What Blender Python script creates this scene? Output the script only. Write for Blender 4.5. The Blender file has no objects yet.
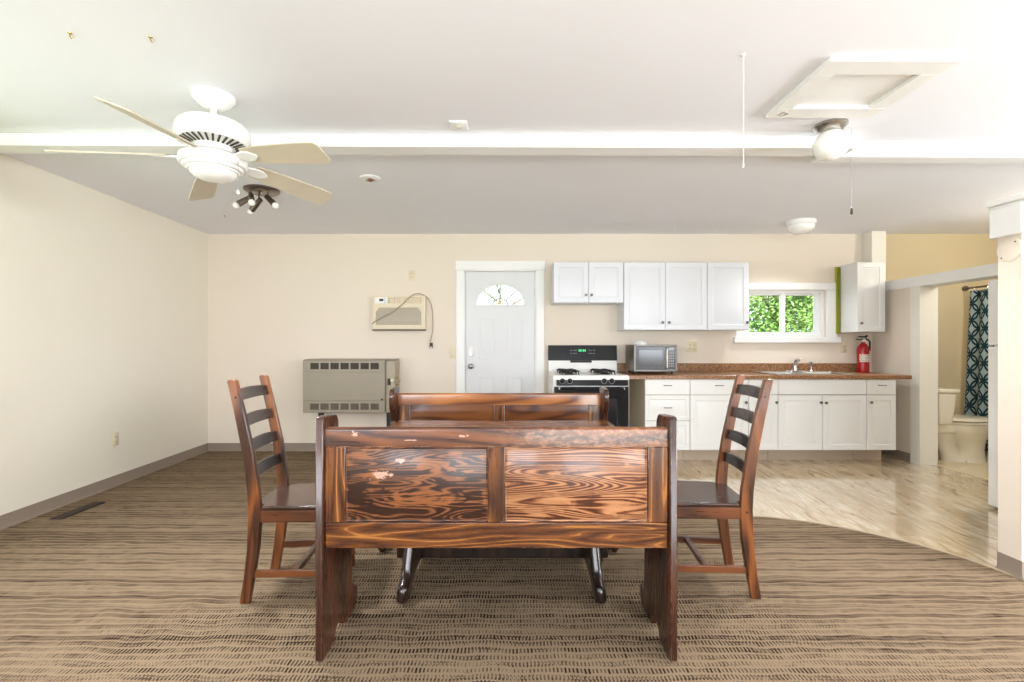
import bpy, bmesh, math, random
from mathutils import Vector, Matrix
C = bpy.context.scene.collection
SC = bpy.context.scene
PI = math.pi
R = math.radians
random.seed(7)

# ------------------------------------------------------------------ camera, world, sun, area lights, exposure
cd = bpy.data.cameras.new('camera'); cam = bpy.data.objects.new('camera', cd); C.objects.link(cam)
cam.location = (0, 0, 1.22); cam.rotation_euler = (PI/2, 0, 0)
cd.sensor_width = 36; cd.lens = 16.875; cd.shift_x = 4/1024; cd.shift_y = 3/1024; cd.clip_start = .05
SC.camera = cam

w = bpy.data.worlds.new('world'); SC.world = w; w.use_nodes = True
bg = w.node_tree.nodes['Background']; bg.inputs[0].default_value = (.86, .93, 1, 1); bg.inputs[1].default_value = 2.2

def lamp(name, kind, loc, rot, energy, color=(1, 1, 1), size=None, size_y=None):
    d = bpy.data.lights.new(name, kind); d.energy = energy; d.color = color
    if kind == 'AREA':
        d.shape = 'RECTANGLE' if size_y else 'DISK'; d.size = size
        if size_y: d.size_y = size_y
        if not size_y: d.spread = R(120)
    elif kind == 'SUN': d.angle = R(.6)
    elif size: d.shadow_soft_size = size
    o = bpy.data.objects.new(name, d); C.objects.link(o); o.location = loc; o.rotation_euler = rot
    return o
lamp('sun', 'SUN', (0, -8, 9), (R(50), 0, R(-8)), 12, (1, .96, .9))
COOL = (.87, .917, 1)
lamp('patio_daylight', 'AREA', (1.25, -2.5, 1.05), (R(100), 0, 0), 70, COOL, 2.0, 2.0)
lamp('unseen_window_light', 'AREA', (-1.75, -2.5, 1.45), (R(105), 0, 0), 55, COOL, 1.6, 1.15)
lamp('unseen_window_light', 'AREA', (4.0, -2.5, 1.45), (R(105), 0, 0), 55, COOL, 1.5, 1.15)
lamp('unseen_window_light', 'AREA', (-3.24, 1.7, 1.45), (R(72), 0, R(-90)), 15, COOL, 2.0, 1.2)  # fill light added at the left side, no window known there
lamp('unseen_window_light', 'AREA', (5.85, .5, 1.45), (R(116), 0, R(90)), 190, COOL, 2.4, 1.2)  # added fill from the right, behind an invented wall opening
lamp('bathroom_lamp', 'POINT', (4.95, 3.9, 2.15), (0, 0, 0), 16, (1, .93, .8), .1)
lamp('added_ceiling_fill', 'AREA', (0, -.9, 1.55), (R(180), 0, 0), 24, (.89, .922, 1), 1.2, .8)  # unseen upward light, added to brighten the ceiling
SC.view_settings.view_transform = 'Standard'; SC.view_settings.look = 'None'
SC.view_settings.gamma = 1; SC.view_settings.use_curve_mapping = False
SC.view_settings.exposure = .66

# ------------------------------------------------------------------ materials
def lin(r, g, b):
    f = lambda c: (c/255)/12.92 if c/255 <= .04045 else ((c/255+.055)/1.055)**2.4
    return (f(r), f(g), f(b), 1)

class NT:
    def __init__(s, name):
        s.m = bpy.data.materials.new(name); s.m.use_nodes = True
        s.t = s.m.node_tree; s.b = s.t.nodes['Principled BSDF']
    def n(s, typ, **kw):
        x = s.t.nodes.new(typ)
        for k, v in kw.items(): setattr(x, k, v)
        return x
    def put(s, sock, v):
        if isinstance(v, bpy.types.NodeSocket): s.t.links.new(v, sock)
        elif v is not None: sock.default_value = v
    def math(s, op, a, b=None, c=None, clamp=False):
        x = s.n('ShaderNodeMath', operation=op); x.use_clamp = clamp
        s.put(x.inputs[0], a); s.put(x.inputs[1], b); s.put(x.inputs[2], c)
        return x.outputs[0]
    def mix(s, f, a, b, mode='MIX'):
        x = s.n('ShaderNodeMix', data_type='RGBA', blend_type=mode)
        s.put(x.inputs[0], f); s.put(x.inputs[6], a); s.put(x.inputs[7], b)
        return x.outputs[2]
    def obj(s): return s.n('ShaderNodeTexCoord').outputs['Object']
    def mapping(s, vec, scale=(1, 1, 1), loc=(0, 0, 0), rot=(0, 0, 0)):
        x = s.n('ShaderNodeMapping'); s.put(x.inputs[0], vec)
        s.put(x.inputs[1], loc); s.put(x.inputs[2], rot); s.put(x.inputs[3], scale)
        return x.outputs[0]
    def noise(s, vec, scale=1, detail=2, rough=.5, dist=0, w=None):
        x = s.n('ShaderNodeTexNoise'); 
        if w is not None: x.noise_dimensions = '4D'; s.put(x.inputs['W'], w)
        s.put(x.inputs['Vector'], vec); s.put(x.inputs['Scale'], scale); s.put(x.inputs['Detail'], detail)
        s.put(x.inputs['Roughness'], rough); s.put(x.inputs['Distortion'], dist)
        return x.outputs[0]
    def ramp(s, f, stops, interp='LINEAR'):
        x = s.n('ShaderNodeValToRGB'); x.color_ramp.interpolation = interp
        e = x.color_ramp.elements
        while len(e) < len(stops): e.new(.5)
        for el, (p, c) in zip(e, stops): el.position = p; el.color = c if len(c) == 4 else (*c, 1)
        s.put(x.inputs[0], f); return x.outputs[0]
    def sep(s, v):
        x = s.n('ShaderNodeSeparateXYZ'); s.put(x.inputs[0], v); return x.outputs
    def comb(s, a, b, c=0):
        x = s.n('ShaderNodeCombineXYZ'); s.put(x.inputs[0], a); s.put(x.inputs[1], b); s.put(x.inputs[2], c); return x.outputs[0]
    def bump(s, h, strength=.2, dist=.002):
        x = s.n('ShaderNodeBump'); s.put(x.inputs['Height'], h); s.put(x.inputs['Strength'], strength); s.put(x.inputs['Distance'], dist)
        s.t.links.new(x.outputs[0], s.b.inputs['Normal'])
    def fin(s, color=None, rough=None, metal=None, spec=None, coat=None):
        s.put(s.b.inputs['Base Color'], color); s.put(s.b.inputs['Roughness'], rough); s.put(s.b.inputs['Metallic'], metal)
        s.put(s.b.inputs['Specular IOR Level'], spec); s.put(s.b.inputs['Coat Weight'], coat)
        return s.m

def plain(name, col, rough=.5, metal=0, var=.04, scale=12, bump=0, spec=.5):
    t = NT(name); o = t.obj(); f = t.noise(o, scale, 3)
    dk = tuple(c*(1-var*2) for c in col[:3])+(1,)
    c = t.mix(f, dk, tuple(min(1, x*(1+var)) for x in col[:3])+(1,))
    if bump: t.bump(t.noise(o, 160, 3), bump, .002)
    return t.fin(c, rough, metal, spec)

def paint(name, col, rough=.75, bump=.12):
    t = NT(name); o = t.obj(); f = t.noise(o, 1.3, 4)
    c = t.mix(f, tuple(x*.97 for x in col[:3])+(1,), col)
    t.bump(t.noise(o, 90, 4), bump, .003)
    return t.fin(c, rough, spec=.3)

def wood(name, dark, mid, light, axis=0, bands=7, figure=(1.1, 7), rough=.28, ramp=None, wear=0, coat=.3, chips=(), glare_wear=None, patch=0):
    """stained fir: contour figure of a stretched noise; axis = grain direction"""
    t = NT(name); o = t.obj()
    rnd = t.n('ShaderNodeObjectInfo').outputs['Random']
    wv = t.math('MULTIPLY', rnd, 40)
    sc = [figure[1]]*3; sc[axis] = figure[0]
    v = t.mapping(o, tuple(sc))
    n1 = t.noise(v, 1, 1.3, .4, .5, wv)
    lines = t.math('PINGPONG', t.math('MULTIPLY', n1, bands), .5)
    lines = t.math('MULTIPLY', lines, 2)
    sf = [110]*3; sf[axis] = 5
    if patch:
        pv = t.noise(t.mapping(o, (5, 14, 14)), 1, 3, .6, 1, wv)
        lines = t.math('ADD', t.math('MULTIPLY', lines, .8), t.math('MULTIPLY', t.math('SUBTRACT', t.ramp(pv, [(.36, (0, 0, 0)), (.44, (.5, .5, .5)), (.56, (.5, .5, .5)), (.64, (1, 1, 1))]), .52), patch))
    fine = t.noise(t.mapping(o, tuple(sf)), 1, 3, .6, 0, wv)
    val = t.math('ADD', lines, t.math('MULTIPLY', t.math('SUBTRACT', fine, .5), .55))
    col = t.ramp(val, ramp or [(.12, dark), (.45, mid), (.85, light)])
    blot = t.noise(o, 3.2, 3, .55, .4, wv)
    col = t.mix(t.math('MULTIPLY', t.ramp(blot, [(.35, (0, 0, 0)), (.65, (1, 1, 1))]), .45), col, t.mix(.5, col, dark))
    rg = t.math('ADD', rough, t.math('MULTIPLY', t.math('SUBTRACT', fine, .5), .2))
    if glare_wear:       # pale glare painted into the colour, over scuffs in the worn varnish
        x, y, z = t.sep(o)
        g = t.math('MULTIPLY', t.math('ADD', x, glare_wear[0]), glare_wear[1], clamp=True)
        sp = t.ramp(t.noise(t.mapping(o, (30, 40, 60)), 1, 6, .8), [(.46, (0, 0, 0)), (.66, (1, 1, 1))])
        col = t.mix(t.math('MULTIPLY', t.math('MULTIPLY', g, sp), glare_wear[2]), col, lin(200, 142, 106))
    for (cx, cz, rx, rz, th) in chips:
        x, y, z = t.sep(o)
        dx = t.math('DIVIDE', t.math('SUBTRACT', x, cx), rx); dz = t.math('DIVIDE', t.math('SUBTRACT', z, cz), rz)
        d = t.math('ADD', t.math('MULTIPLY', dx, dx), t.math('MULTIPLY', dz, dz))
        d = t.math('ADD', t.math('SQRT', d), t.math('MULTIPLY', t.math('SUBTRACT', t.noise(o, 60, 3, .7), .5), th))
        col = t.mix(t.math('MULTIPLY', t.math('LESS_THAN', d, .7), .7), col, lin(204, 166, 148))
    if wear:
        bv = t.n('ShaderNodeBevel', samples=4); bv.inputs[0].default_value = .006
        ge = t.n('ShaderNodeNewGeometry')
        vm = t.n('ShaderNodeVectorMath', operation='DOT_PRODUCT'); t.put(vm.inputs[0], bv.outputs[0]); t.put(vm.inputs[1], ge.outputs['Normal'])
        e = t.math('SUBTRACT', 1, vm.outputs['Value'])
        e = t.math('MULTIPLY', t.math('GREATER_THAN', e, .05), t.ramp(t.noise(o, 28, 4, .65), [(.5, (0, 0, 0)), (.6, (1, 1, 1))]))
        col = t.mix(t.math('MULTIPLY', e, wear), col, lin(206, 170, 144))
    t.bump(val, .08, .001)
    t.b.inputs['Coat Roughness'].default_value = .12
    return t.fin(col, rg, spec=.5, coat=coat)

def carpet():
    t = NT('carpet_loop'); o = t.obj(); x, y, z = t.sep(o)
    wob = t.noise(t.comb(t.math('MULTIPLY', x, 4), t.math('MULTIPLY', y, 5)), 1, 2, .5)
    def rows(pitch, dash, seed, lo, hi, wamp):
        v = t.math('ADD', t.math('DIVIDE', y, pitch), t.math('MULTIPLY', wob, wamp))
        row = t.math('FLOOR', v); fv = t.math('SUBTRACT', t.math('FRACT', v), .5)
        wn = t.n('ShaderNodeTexWhiteNoise', noise_dimensions='1D'); t.put(wn.inputs['W'], t.math('ADD', row, seed))
        rr = wn.outputs[0]
        u = t.math('ADD', t.math('DIVIDE', x, dash), t.math('MULTIPLY', rr, 9))
        fu = t.math('SUBTRACT', t.math('FRACT', u), .5)
        w2 = t.n('ShaderNodeTexWhiteNoise', noise_dimensions='2D'); t.put(w2.inputs['Vector'], t.comb(t.math('FLOOR', u), row))
        seg = t.noise(t.comb(t.math('MULTIPLY', x, 2.6), t.math('MULTIPLY', row, 5.17)), 1, 4, .7)
        den = t.math('ADD', t.math('ADD', t.math('MULTIPLY', rr, .36), t.math('MULTIPLY', seg, 1.1)), t.math('MULTIPLY', w2.outputs[0], .18))
        amp = t.ramp(den, [(lo, (0, 0, 0)), (hi, (1, 1, 1))])
        mu = t.math('LESS_THAN', t.math('ABSOLUTE', fu), t.math('MULTIPLY_ADD', amp, .14, .12))
        mv = t.math('LESS_THAN', t.math('ABSOLUTE', fv), t.math('MULTIPLY_ADD', amp, .24, .12))
        return t.math('MULTIPLY', t.math('MULTIPLY', mu, mv), t.math('MULTIPLY_ADD', amp, .8, .2))
    m = t.math('MAXIMUM', rows(.040, .0147, 0, .5, .95, 1.35), t.math('MULTIPLY', rows(.020, .0138, 91, .6, 1.0, 2.7), .85))
    pile = t.noise(o, 240, 3, .7)
    broad = t.noise(o, 1.6, 3, .5)
    base = t.mix(pile, lin(118, 100, 80), lin(160, 139, 113))
    base = t.mix(t.math('MULTIPLY', broad, .35), base, lin(124, 103, 81))
    col = t.mix(m, base, lin(36, 19, 9))
    t.bump(t.math('SUBTRACT', pile, t.math('MULTIPLY', m, .6)), .2, .004)
    return t.fin(col, .95, spec=.1)

def vinyl():
    t = NT('vinyl_plank'); o = t.obj()
    v = t.mapping(o, (1, 1, 1), (0, 0, 0), (0, 0, R(97)))
    br = t.n('ShaderNodeTexBrick'); t.put(br.inputs['Vector'], v)
    br.inputs['Scale'].default_value = 1; br.inputs['Brick Width'].default_value = .62; br.inputs['Row Height'].default_value = .15
    br.inputs['Mortar Size'].default_value = .0018; br.inputs['Mortar Smooth'].default_value = .3; br.offset = .37
    br.inputs['Color1'].default_value = (0, 0, 0, 1); br.inputs['Color2'].default_value = (1, 1, 1, 1); br.inputs['Mortar'].default_value = (.5, .5, .5, 1)
    tone = br.outputs['Color']
    wv = t.math('MULTIPLY', tone, 13)
    g = t.noise(t.mapping(v, (3.0, 15, 1)), 1, 5, .62, 1.4, wv)
    c = t.ramp(g, [(.3, lin(150, 120, 86)), (.45, lin(202, 178, 143)), (.66, lin(232, 218, 192))])
    c = t.mix(t.math('MULTIPLY', tone, .5), c, lin(184, 156, 118))
    c = t.mix(t.math('MULTIPLY', br.outputs['Fac'], .45), c, lin(120, 95, 68))
    t.b.inputs['IOR'].default_value = 1.6; t.b.inputs['Coat IOR'].default_value = 1.9; t.b.inputs['Coat Roughness'].default_value = .06
    return t.fin(c, .25, spec=.5, coat=1.0)

def laminate():
    t = NT('brown_laminate'); o = t.obj()
    a = t.noise(o, 75, 4, .7); b = t.noise(o, 9, 3)
    c = t.ramp(a, [(.36, lin(92, 58, 36)), (.5, lin(150, 106, 72)), (.66, lin(196, 158, 118))])
    c = t.mix(t.math('MULTIPLY', b, .3), c, lin(128, 84, 54))
    return t.fin(c, .28)

def curtain_mat():
    t = NT('lattice_cloth'); o = t.obj(); x, y, z = t.sep(o)
    def ring(off):
        a = t.math('SUBTRACT', t.math('FRACT', t.math('ADD', t.math('DIVIDE', y, .10), off)), .5)
        b = t.math('SUBTRACT', t.math('FRACT', t.math('ADD', t.math('DIVIDE', z, .19), off)), .5)
        l = t.math('SQRT', t.math('ADD', t.math('MULTIPLY', a, a), t.math('MULTIPLY', b, b)))
        return t.math('LESS_THAN', t.math('ABSOLUTE', t.math('SUBTRACT', l, .46)), .06)
    m = t.math('MAXIMUM', ring(0), ring(.5))
    f = t.noise(o, 25, 4, .7)
    base = t.mix(f, lin(132, 158, 166), lin(196, 210, 212))
    return t.fin(t.mix(m, base, lin(24, 58, 68)), .8, spec=.2)

def glass_mat():
    t = NT('window_glass'); t.t.nodes.remove(t.b)
    tr = t.n('ShaderNodeBsdfTransparent'); gl = t.n('ShaderNodeBsdfGlossy'); gl.inputs['Roughness'].default_value = .02
    fr = t.n('ShaderNodeFresnel'); fr.inputs[0].default_value = 1.45
    tr.inputs[0].default_value = (.96, .98, .97, 1)
    mx = t.n('ShaderNodeMixShader'); t.put(mx.inputs[0], fr.outputs[0])
    t.t.links.new(tr.outputs[0], mx.inputs[1]); t.t.links.new(gl.outputs[0], mx.inputs[2])
    t.t.links.new(mx.outputs[0], t.t.nodes['Material Output'].inputs[0]); return t.m

def leaf_mat(name, a, b):
    t = NT(name); f = t.noise(t.obj(), 1.7, 3); r = t.noise(t.obj(), 14, 1)
    t.b.inputs['Transmission Weight'].default_value = 0
    return t.fin(t.mix(t.math('MULTIPLY', t.math('ADD', f, r), .5), a, b), .6)

def emit(name, col, st):
    t = NT(name); t.b.inputs['Emission Color'].default_value = col; t.b.inputs['Emission Strength'].default_value = st
    return t.fin(col, .5)

def label_mat():
    t = NT('printed_label'); o = t.obj()
    br = t.n('ShaderNodeTexBrick'); x, y, z = t.sep(o)
    t.put(br.inputs['Vector'], t.comb(x, z)); br.inputs['Scale'].default_value = 1
    br.inputs['Brick Width'].default_value = .018; br.inputs['Row Height'].default_value = .02; br.inputs['Mortar Size'].default_value = .0045
    br.inputs['Color1'].default_value = lin(120, 110, 104); br.inputs['Color2'].default_value = lin(190, 120, 110); br.inputs['Mortar'].default_value = lin(236, 228, 214)
    return t.fin(br.outputs[0], .5)

M = {}
M['wall'] = paint('cream_wall_paint', lin(233, 221, 205))
M['wall_left'] = paint('ivory_wall_paint', lin(236, 229, 213))
M['wall_tan'] = paint('tan_wall_paint', lin(214, 197, 160))
M['ceiling'] = paint('white_ceiling_paint', lin(243, 243, 248), .85, .08)
M['trim'] = plain('white_trim_paint', lin(242, 241, 238), .4, var=.015, scale=4)
M['jamb'] = plain('ivory_trim_paint', lin(238, 234, 222), .4, var=.015, scale=4)
M['base'] = plain('taupe_cove_base', lin(139, 124, 110), .5, var=.03, scale=6)
M['carpet'] = carpet(); M['vinyl'] = vinyl(); M['laminate'] = laminate(); M['glass'] = glass_mat()
M['bath_vinyl'] = plain('pale_bathroom_vinyl', lin(222, 204, 168), .3, var=.04, scale=7)
M['cab'] = plain('white_thermofoil', lin(224, 226, 231), .32, var=.01, scale=3)
M['cab_base'] = plain('warm_white_thermofoil', lin(228, 228, 225), .32, var=.01, scale=3)
M['cab_side'] = plain('almond_cabinet_side', lin(206, 193, 168), .5, var=.03)
M['toe'] = plain('beige_toe_kick', lin(196, 178, 156), .5, var=.03)
M['nickel'] = plain('brushed_nickel', (.55, .53, .5, 1), .28, 1, var=.05, scale=40)
M['pewter'] = plain('dark_pewter', (.2, .19, .18, 1), .3, 1, var=.05, scale=40)
M['chrome'] = plain('polished_chrome', (.72, .72, .73, 1), .12, 1, var=.03)
M['steel'] = plain('stainless_steel', (.5, .49, .47, 1), .38, 1, var=.05, scale=30)
M['mw_steel'] = plain('satin_grey_metal', (.24, .235, .22, 1), .5, 1, var=.05, scale=30)
M['bronze'] = plain('dark_bronze_metal', lin(128, 116, 106), .3, .9, var=.06)
M['black'] = plain('black_enamel', (.012, .012, .013, 1), .2, var=.05, spec=.14)
M['black_soft'] = plain('matte_black_iron', (.018, .017, .017, 1), .55, var=.1)
M['white_enamel'] = plain('white_enamel', lin(240, 239, 234), .22, var=.012)
M['white_plastic'] = plain('white_plastic', lin(240, 240, 238), .35, var=.015)
M['almond'] = plain('almond_plastic', lin(222, 212, 180), .4, var=.03)
M['ac'] = plain('aged_cream_plastic', lin(228, 214, 186), .45, var=.03)
M['ac_grille'] = plain('grey_beige_grille', lin(168, 158, 140), .5, var=.06, scale=30)
M['heater'] = plain('beige_grey_enamel', lin(156, 146, 128), .38, var=.03, scale=5)
M['heater_side'] = plain('beige_grey_side', lin(170, 158, 137), .4, var=.03, scale=5)
M['dark'] = plain('dark_recess', lin(58, 50, 40), .6, var=.08)
M['slot'] = plain('brown_vent_slot', lin(96, 86, 70), .6, var=.08)
M['red'] = plain('red_lacquer', lin(176, 18, 24), .22, var=.05)
M['label'] = label_mat()
M['porcelain'] = plain('bone_porcelain', lin(238, 230, 208), .12, var=.01)
M['curtain'] = curtain_mat()
M['lime'] = plain('lime_green_paint', lin(176, 180, 60), .5, var=.05)
M['lime2'] = plain('olive_green_paint', lin(128, 134, 30), .5, var=.05)
M['blade'] = plain('bleached_oak_blade', lin(206, 194, 172), .4, var=.05, scale=9)
M['globe'] = plain('opal_glass', lin(246, 245, 240), .15, var=.01)
M['frost'] = plain('frosted_shade', lin(240, 238, 232), .3, var=.02)
M['screen'] = plain('smoked_screen', (.05, .055, .06, 1), .12, var=.1)
M['mw_dark'] = plain('microwave_black', (.02, .02, .022, 1), .2, var=.05)
M['green_led'] = emit('green_led', lin(60, 200, 120), .7)
M['key'] = plain('grey_key', lin(150, 150, 150), .5, var=.04)
M['grass'] = plain('lawn', lin(96, 132, 60), .9, var=.2, scale=3)
M['leafA'] = leaf_mat('leaf_green', (.07, .17, .03, 1), (.2, .36, .07, 1))
M['leafB'] = leaf_mat('leaf_yellow_green', (.16, .28, .05, 1), (.36, .46, .14, 1))
M['leafC'] = leaf_mat('leaf_pale', (.3, .38, .2, 1), (.5, .56, .36, 1))
M['bark'] = plain('bark', lin(96, 78, 60), .9, var=.2, scale=8)
M['brass'] = plain('brass', (.5, .36, .14, 1), .3, 1)
M['register'] = plain('dark_brown_register', lin(58, 46, 36), .5, var=.06)

dk, md, lt = lin(58, 28, 14), lin(104, 56, 26), lin(140, 82, 40)
M['rail'] = wood('stained_rail', dk, md, lt, 0, 9, (1.6, 13), wear=.6, ramp=[(.08, lin(62, 30, 14)), (.5, lin(94, 52, 23)), (.86, lin(114, 66, 30)), (.97, lin(164, 108, 50))])
M['rail_top'] = wood('stained_top_rail', dk, lin(96, 53, 26), lin(118, 68, 33), 0, 5, (1.2, 10), wear=.6, rough=.3, glare_wear=(.02, 6, .55), chips=((-.13, .862, .02, .006, 3.2), (-.33, .846, .03, .003, 3.0), (-.55, .872, .012, .012, 3.4)))
M['stile'] = wood('stained_stile', dk, md, lt, 2, 8, (1.5, 12), wear=.5, ramp=[(.08, lin(60, 30, 14)), (.5, lin(94, 54, 24)), (.85, lin(120, 70, 31)), (.97, lin(168, 108, 48))])
pr = [(.25, lin(42, 22, 15)), (.45, lin(72, 41, 27)), (.62, lin(116, 72, 45)), (.95, lin(140, 86, 48))]
M['panel_dark'] = wood('fir_ply_panel', dk, md, lt, 0, 22, (1.7, 16), rough=.36, ramp=pr, coat=.12, patch=1.2, chips=((-.375, .765, .022, .014, 2.4), (-.45, .71, .045, .020, 3.6)))
pr2 = [(.15, lin(74, 40, 26)), (.34, lin(122, 72, 44)), (.55, lin(168, 116, 78)), (.9, lin(182, 130, 90))]  # right panel: reflected glare painted in as paler wood tones
M['panel_pale'] = wood('glare_pale_ply_panel', dk, md, lt, 0, 25, (1.4, 14), rough=.34, patch=.5, ramp=pr2, coat=.2)
M['end'] = wood('stained_end_panel', lin(52, 26, 15), lin(68, 35, 20), lin(86, 46, 27), 2, 2, (1.2, 7), wear=.7)
M['seat'] = wood('dark_seat_wood', lin(38, 20, 14), lin(58, 34, 24), lin(74, 44, 31), 0, 4, (1.2, 9), rough=.24)
M['chair'] = wood('reddish_chair_wood', lin(54, 27, 11), lin(94, 49, 20), lin(128, 72, 30), 2, 3, (1.4, 9), rough=.3)
M['chair_dark'] = wood('dark_chair_wood', lin(34, 22, 17), lin(48, 31, 24), lin(62, 41, 32), 1, 3, (1.2, 9), rough=.3)
M['chair_rail'] = wood('chair_stretcher_wood', lin(60, 31, 15), lin(90, 48, 24), lin(110, 62, 31), 0, 3, (1.2, 9), rough=.3)
M['table'] = wood('table_top_wood', lin(70, 38, 20), lin(112, 66, 34), lin(142, 88, 46), 0, 5, (1.2, 10), rough=.25)
M['trestle'] = wood('black_brown_trestle', lin(20, 12, 9), lin(34, 20, 14), lin(46, 28, 20), 2, 4, (1.2, 9), rough=.3, coat=.5)

# ------------------------------------------------------------------ mesh helpers
class MB:
    def __init__(s): s.bm = bmesh.new()
    def face(s, vs):
        try: return s.bm.faces.new(vs)
        except ValueError: return None
    def box(s, x0, x1, y0, y1, z0, z1):
        return s.prism([(x0, y0), (x1, y0), (x1, y1), (x0, y1)], 'z', z0, z1)
    def prism(s, pts, axis, a0, a1):
        f = {'x': lambda p, a: (a, p[0], p[1]), 'y': lambda p, a: (p[0], a, p[1]), 'z': lambda p, a: (p[0], p[1], a)}[axis]
        A = [s.bm.verts.new(f(p, a0)) for p in pts]; B = [s.bm.verts.new(f(p, a1)) for p in pts]
        n = len(pts); s.face(A[::-1]); s.face(B)
        for i in range(n): s.face([A[i], A[(i+1) % n], B[(i+1) % n], B[i]])
        return s
    def loft(s, rings, cap=True, closed=False):
        L = [[s.bm.verts.new(p) for p in r] for r in rings]
        pairs = list(zip(L, L[1:]))
        if closed: pairs.append((L[-1], L[0]))
        for a, b in pairs:
            n = len(a)
            for i in range(n): s.face([a[i], a[(i+1) % n], b[(i+1) % n], b[i]])
        if cap and not closed: s.face(L[0][::-1]); s.face(L[-1])
        return s
    def cyl(s, p0, p1, r0, r1=None, n=16):
        return s.tube([p0, p1], [r0, r0 if r1 is None else r1], n)
    def tube(s, pts, r, n=8, closed=False):
        P = [Vector(p) for p in pts]; rs = r if isinstance(r, list) else [r]*len(P); rings = []
        up = None
        for i, p in enumerate(P):
            a = P[i-1] if (i or closed) else p; b = P[(i+1) % len(P)] if (i < len(P)-1 or closed) else p
            d = (b-a).normalized()
            if up is None: up = Vector((0, 0, 1)) if abs(d.z) < .9 else Vector((1, 0, 0))
            u = d.cross(up).normalized(); v = u.cross(d).normalized(); up = v
            rings.append([p+u*(rs[i]*math.cos(2*PI*k/n))+v*(rs[i]*math.sin(2*PI*k/n)) for k in range(n)])
        return s.loft(rings, closed=closed)
    def lathe(s, prof, c=(0, 0, 0), n=32, axis='z', sx=1, sy=1):
        rings = []
        for r, z in prof:
            r = max(r, .0004); ring = []
            for k in range(n):
                a = 2*PI*k/n; x, y = r*math.cos(a)*sx, r*math.sin(a)*sy
                q = {'z': (x, y, z), 'y': (x, z, y), 'x': (z, x, y)}[axis]
                ring.append((c[0]+q[0], c[1]+q[1], c[2]+q[2]))
            rings.append(ring)
        return s.loft(rings)
    def sphere(s, c, rx, ry=None, rz=None, n=20, m=12):
        ry = ry or rx; rz = rz or rx
        rings = [[(c[0]+rx*math.sin(PI*j/m)*math.cos(2*PI*k/n), c[1]+ry*math.sin(PI*j/m)*math.sin(2*PI*k/n), c[2]-rz*math.cos(PI*j/m)) for k in range(n)]
                 for j in [.05]+list(range(1, m))+[m-.05]]
        return s.loft(rings)
    def raised(s, x0, x1, z0, z1, yf, t=.018, fr=.05, d=.006, prof=None):
        """a door or drawer front with a raised field, facing -y"""
        prof = prof or [(0, t), (0, .003), (.003, 0), (fr, 0), (fr+.006, d), (fr+.016, d), (fr+.036, .001)]
        rings = []
        for i, dy in prof:
            rings.append([(x0+i, yf+dy, z0+i), (x1-i, yf+dy, z0+i), (x1-i, yf+dy, z1-i), (x0+i, yf+dy, z1-i)])
        return s.loft(rings)

def obj(name, mb, mat, parent=None, bevel=0, loc=None, seg=2, smooth=True):
    bm = mb.bm
    bmesh.ops.recalc_face_normals(bm, faces=bm.faces)
    me = bpy.data.meshes.new(name); bm.to_mesh(me); bm.free()
    me.materials.append(M[mat] if isinstance(mat, str) else mat)
    if smooth:
        for p in me.polygons: p.use_smooth = True
        me.set_sharp_from_angle(angle=R(38))
    o = bpy.data.objects.new(name, me); C.objects.link(o)
    if parent: o.parent = parent
    if loc: o.location = loc
    if bevel:
        b = o.modifiers.new('bevel', 'BEVEL'); b.width = bevel; b.segments = seg; b.limit_method = 'ANGLE'; b.angle_limit = R(40)
        b.harden_normals = False
    return o
def tag(o, label, cat, group=None):
    o['label'] = label; o['category'] = cat
    if group: o['group'] = group
    return o
def thing(name, label, cat, loc=(0, 0, 0), rz=0, group=None):
    o = bpy.data.objects.new(name, None); C.objects.link(o); o.location = loc; o.rotation_euler = (0, 0, rz)
    o.empty_display_size = .1
    return tag(o, label, cat, group)
def struct(name, mb, mat, parent=None, bevel=0):
    o = obj(name, mb, mat, parent, bevel)
    if not parent: o['kind'] = 'structure'
    return o
def copy_tree(o, parent=None):
    c = o.copy(); C.objects.link(c)
    if parent: c.parent = parent
    for ch in list(o.children): copy_tree(ch, c)
    return c
def arc(cx, cy, rx, ry, a0, a1, n=10):
    return [(cx+rx*math.cos(R(a0+(a1-a0)*i/n)), cy+ry*math.sin(R(a0+(a1-a0)*i/n))) for i in range(n+1)]
def wall_holes(mb, u0, u1, z0, z1, w0, w1, holes, axis='y'):
    us = sorted({u0, u1, *[h[0] for h in holes], *[h[1] for h in holes]}); zs = sorted({z0, z1, *[h[2] for h in holes], *[h[3] for h in holes]})
    for a, b in zip(us, us[1:]):
        for c, d in zip(zs, zs[1:]):
            if any(h[0] <= a and b <= h[1] and h[2] <= c and d <= h[3] for h in holes): continue
            mb.box(a, b, w0, w1, c, d) if axis == 'y' else mb.box(w0, w1, a, b, c, d)
    return mb

# ------------------------------------------------------------------ the setting
CZ = 2.474; WY = 5.47
def lx(y): return -3.42-.0354*(y-WY)
struct('floor', MB().box(-3.6, 6, -2.75, 5.6, -.08, 0), 'carpet')
edge = [(.33, 3.85)]+arc(.68, 3.85, .35, .42, 180, 270, 8)+[(1.2, 3.425), (1.6, 3.42), (1.85, 3.385), (2.05, 3.30), (2.22, 3.195), (2.37, 3.065), (2.49, 2.93), (2.58, 2.79), (2.63, 2.66), (2.655, 2.55), (2.664, 2.5)]
struct('floor_vinyl', MB().prism([(.33, WY)]+edge+[(4.31, 2.5), (4.31, WY)], 'z', -.01, .004), 'vinyl')
struct('floor_bathroom', MB().box(4.312, 5.9, 2.61, WY, -.01, .004), 'bath_vinyl')
st = MB()
st.loft([[(x-.007, y-.007, 0), (x-.004, y-.004, .0045), (x+.004, y+.004, .0045), (x+.007, y+.007, 0)] for x, y in [(.33, WY)]+edge])
M['strip'] = plain('tan_transition_strip', lin(164, 146, 120), .8)
struct('trim_1', st, 'strip')
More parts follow.
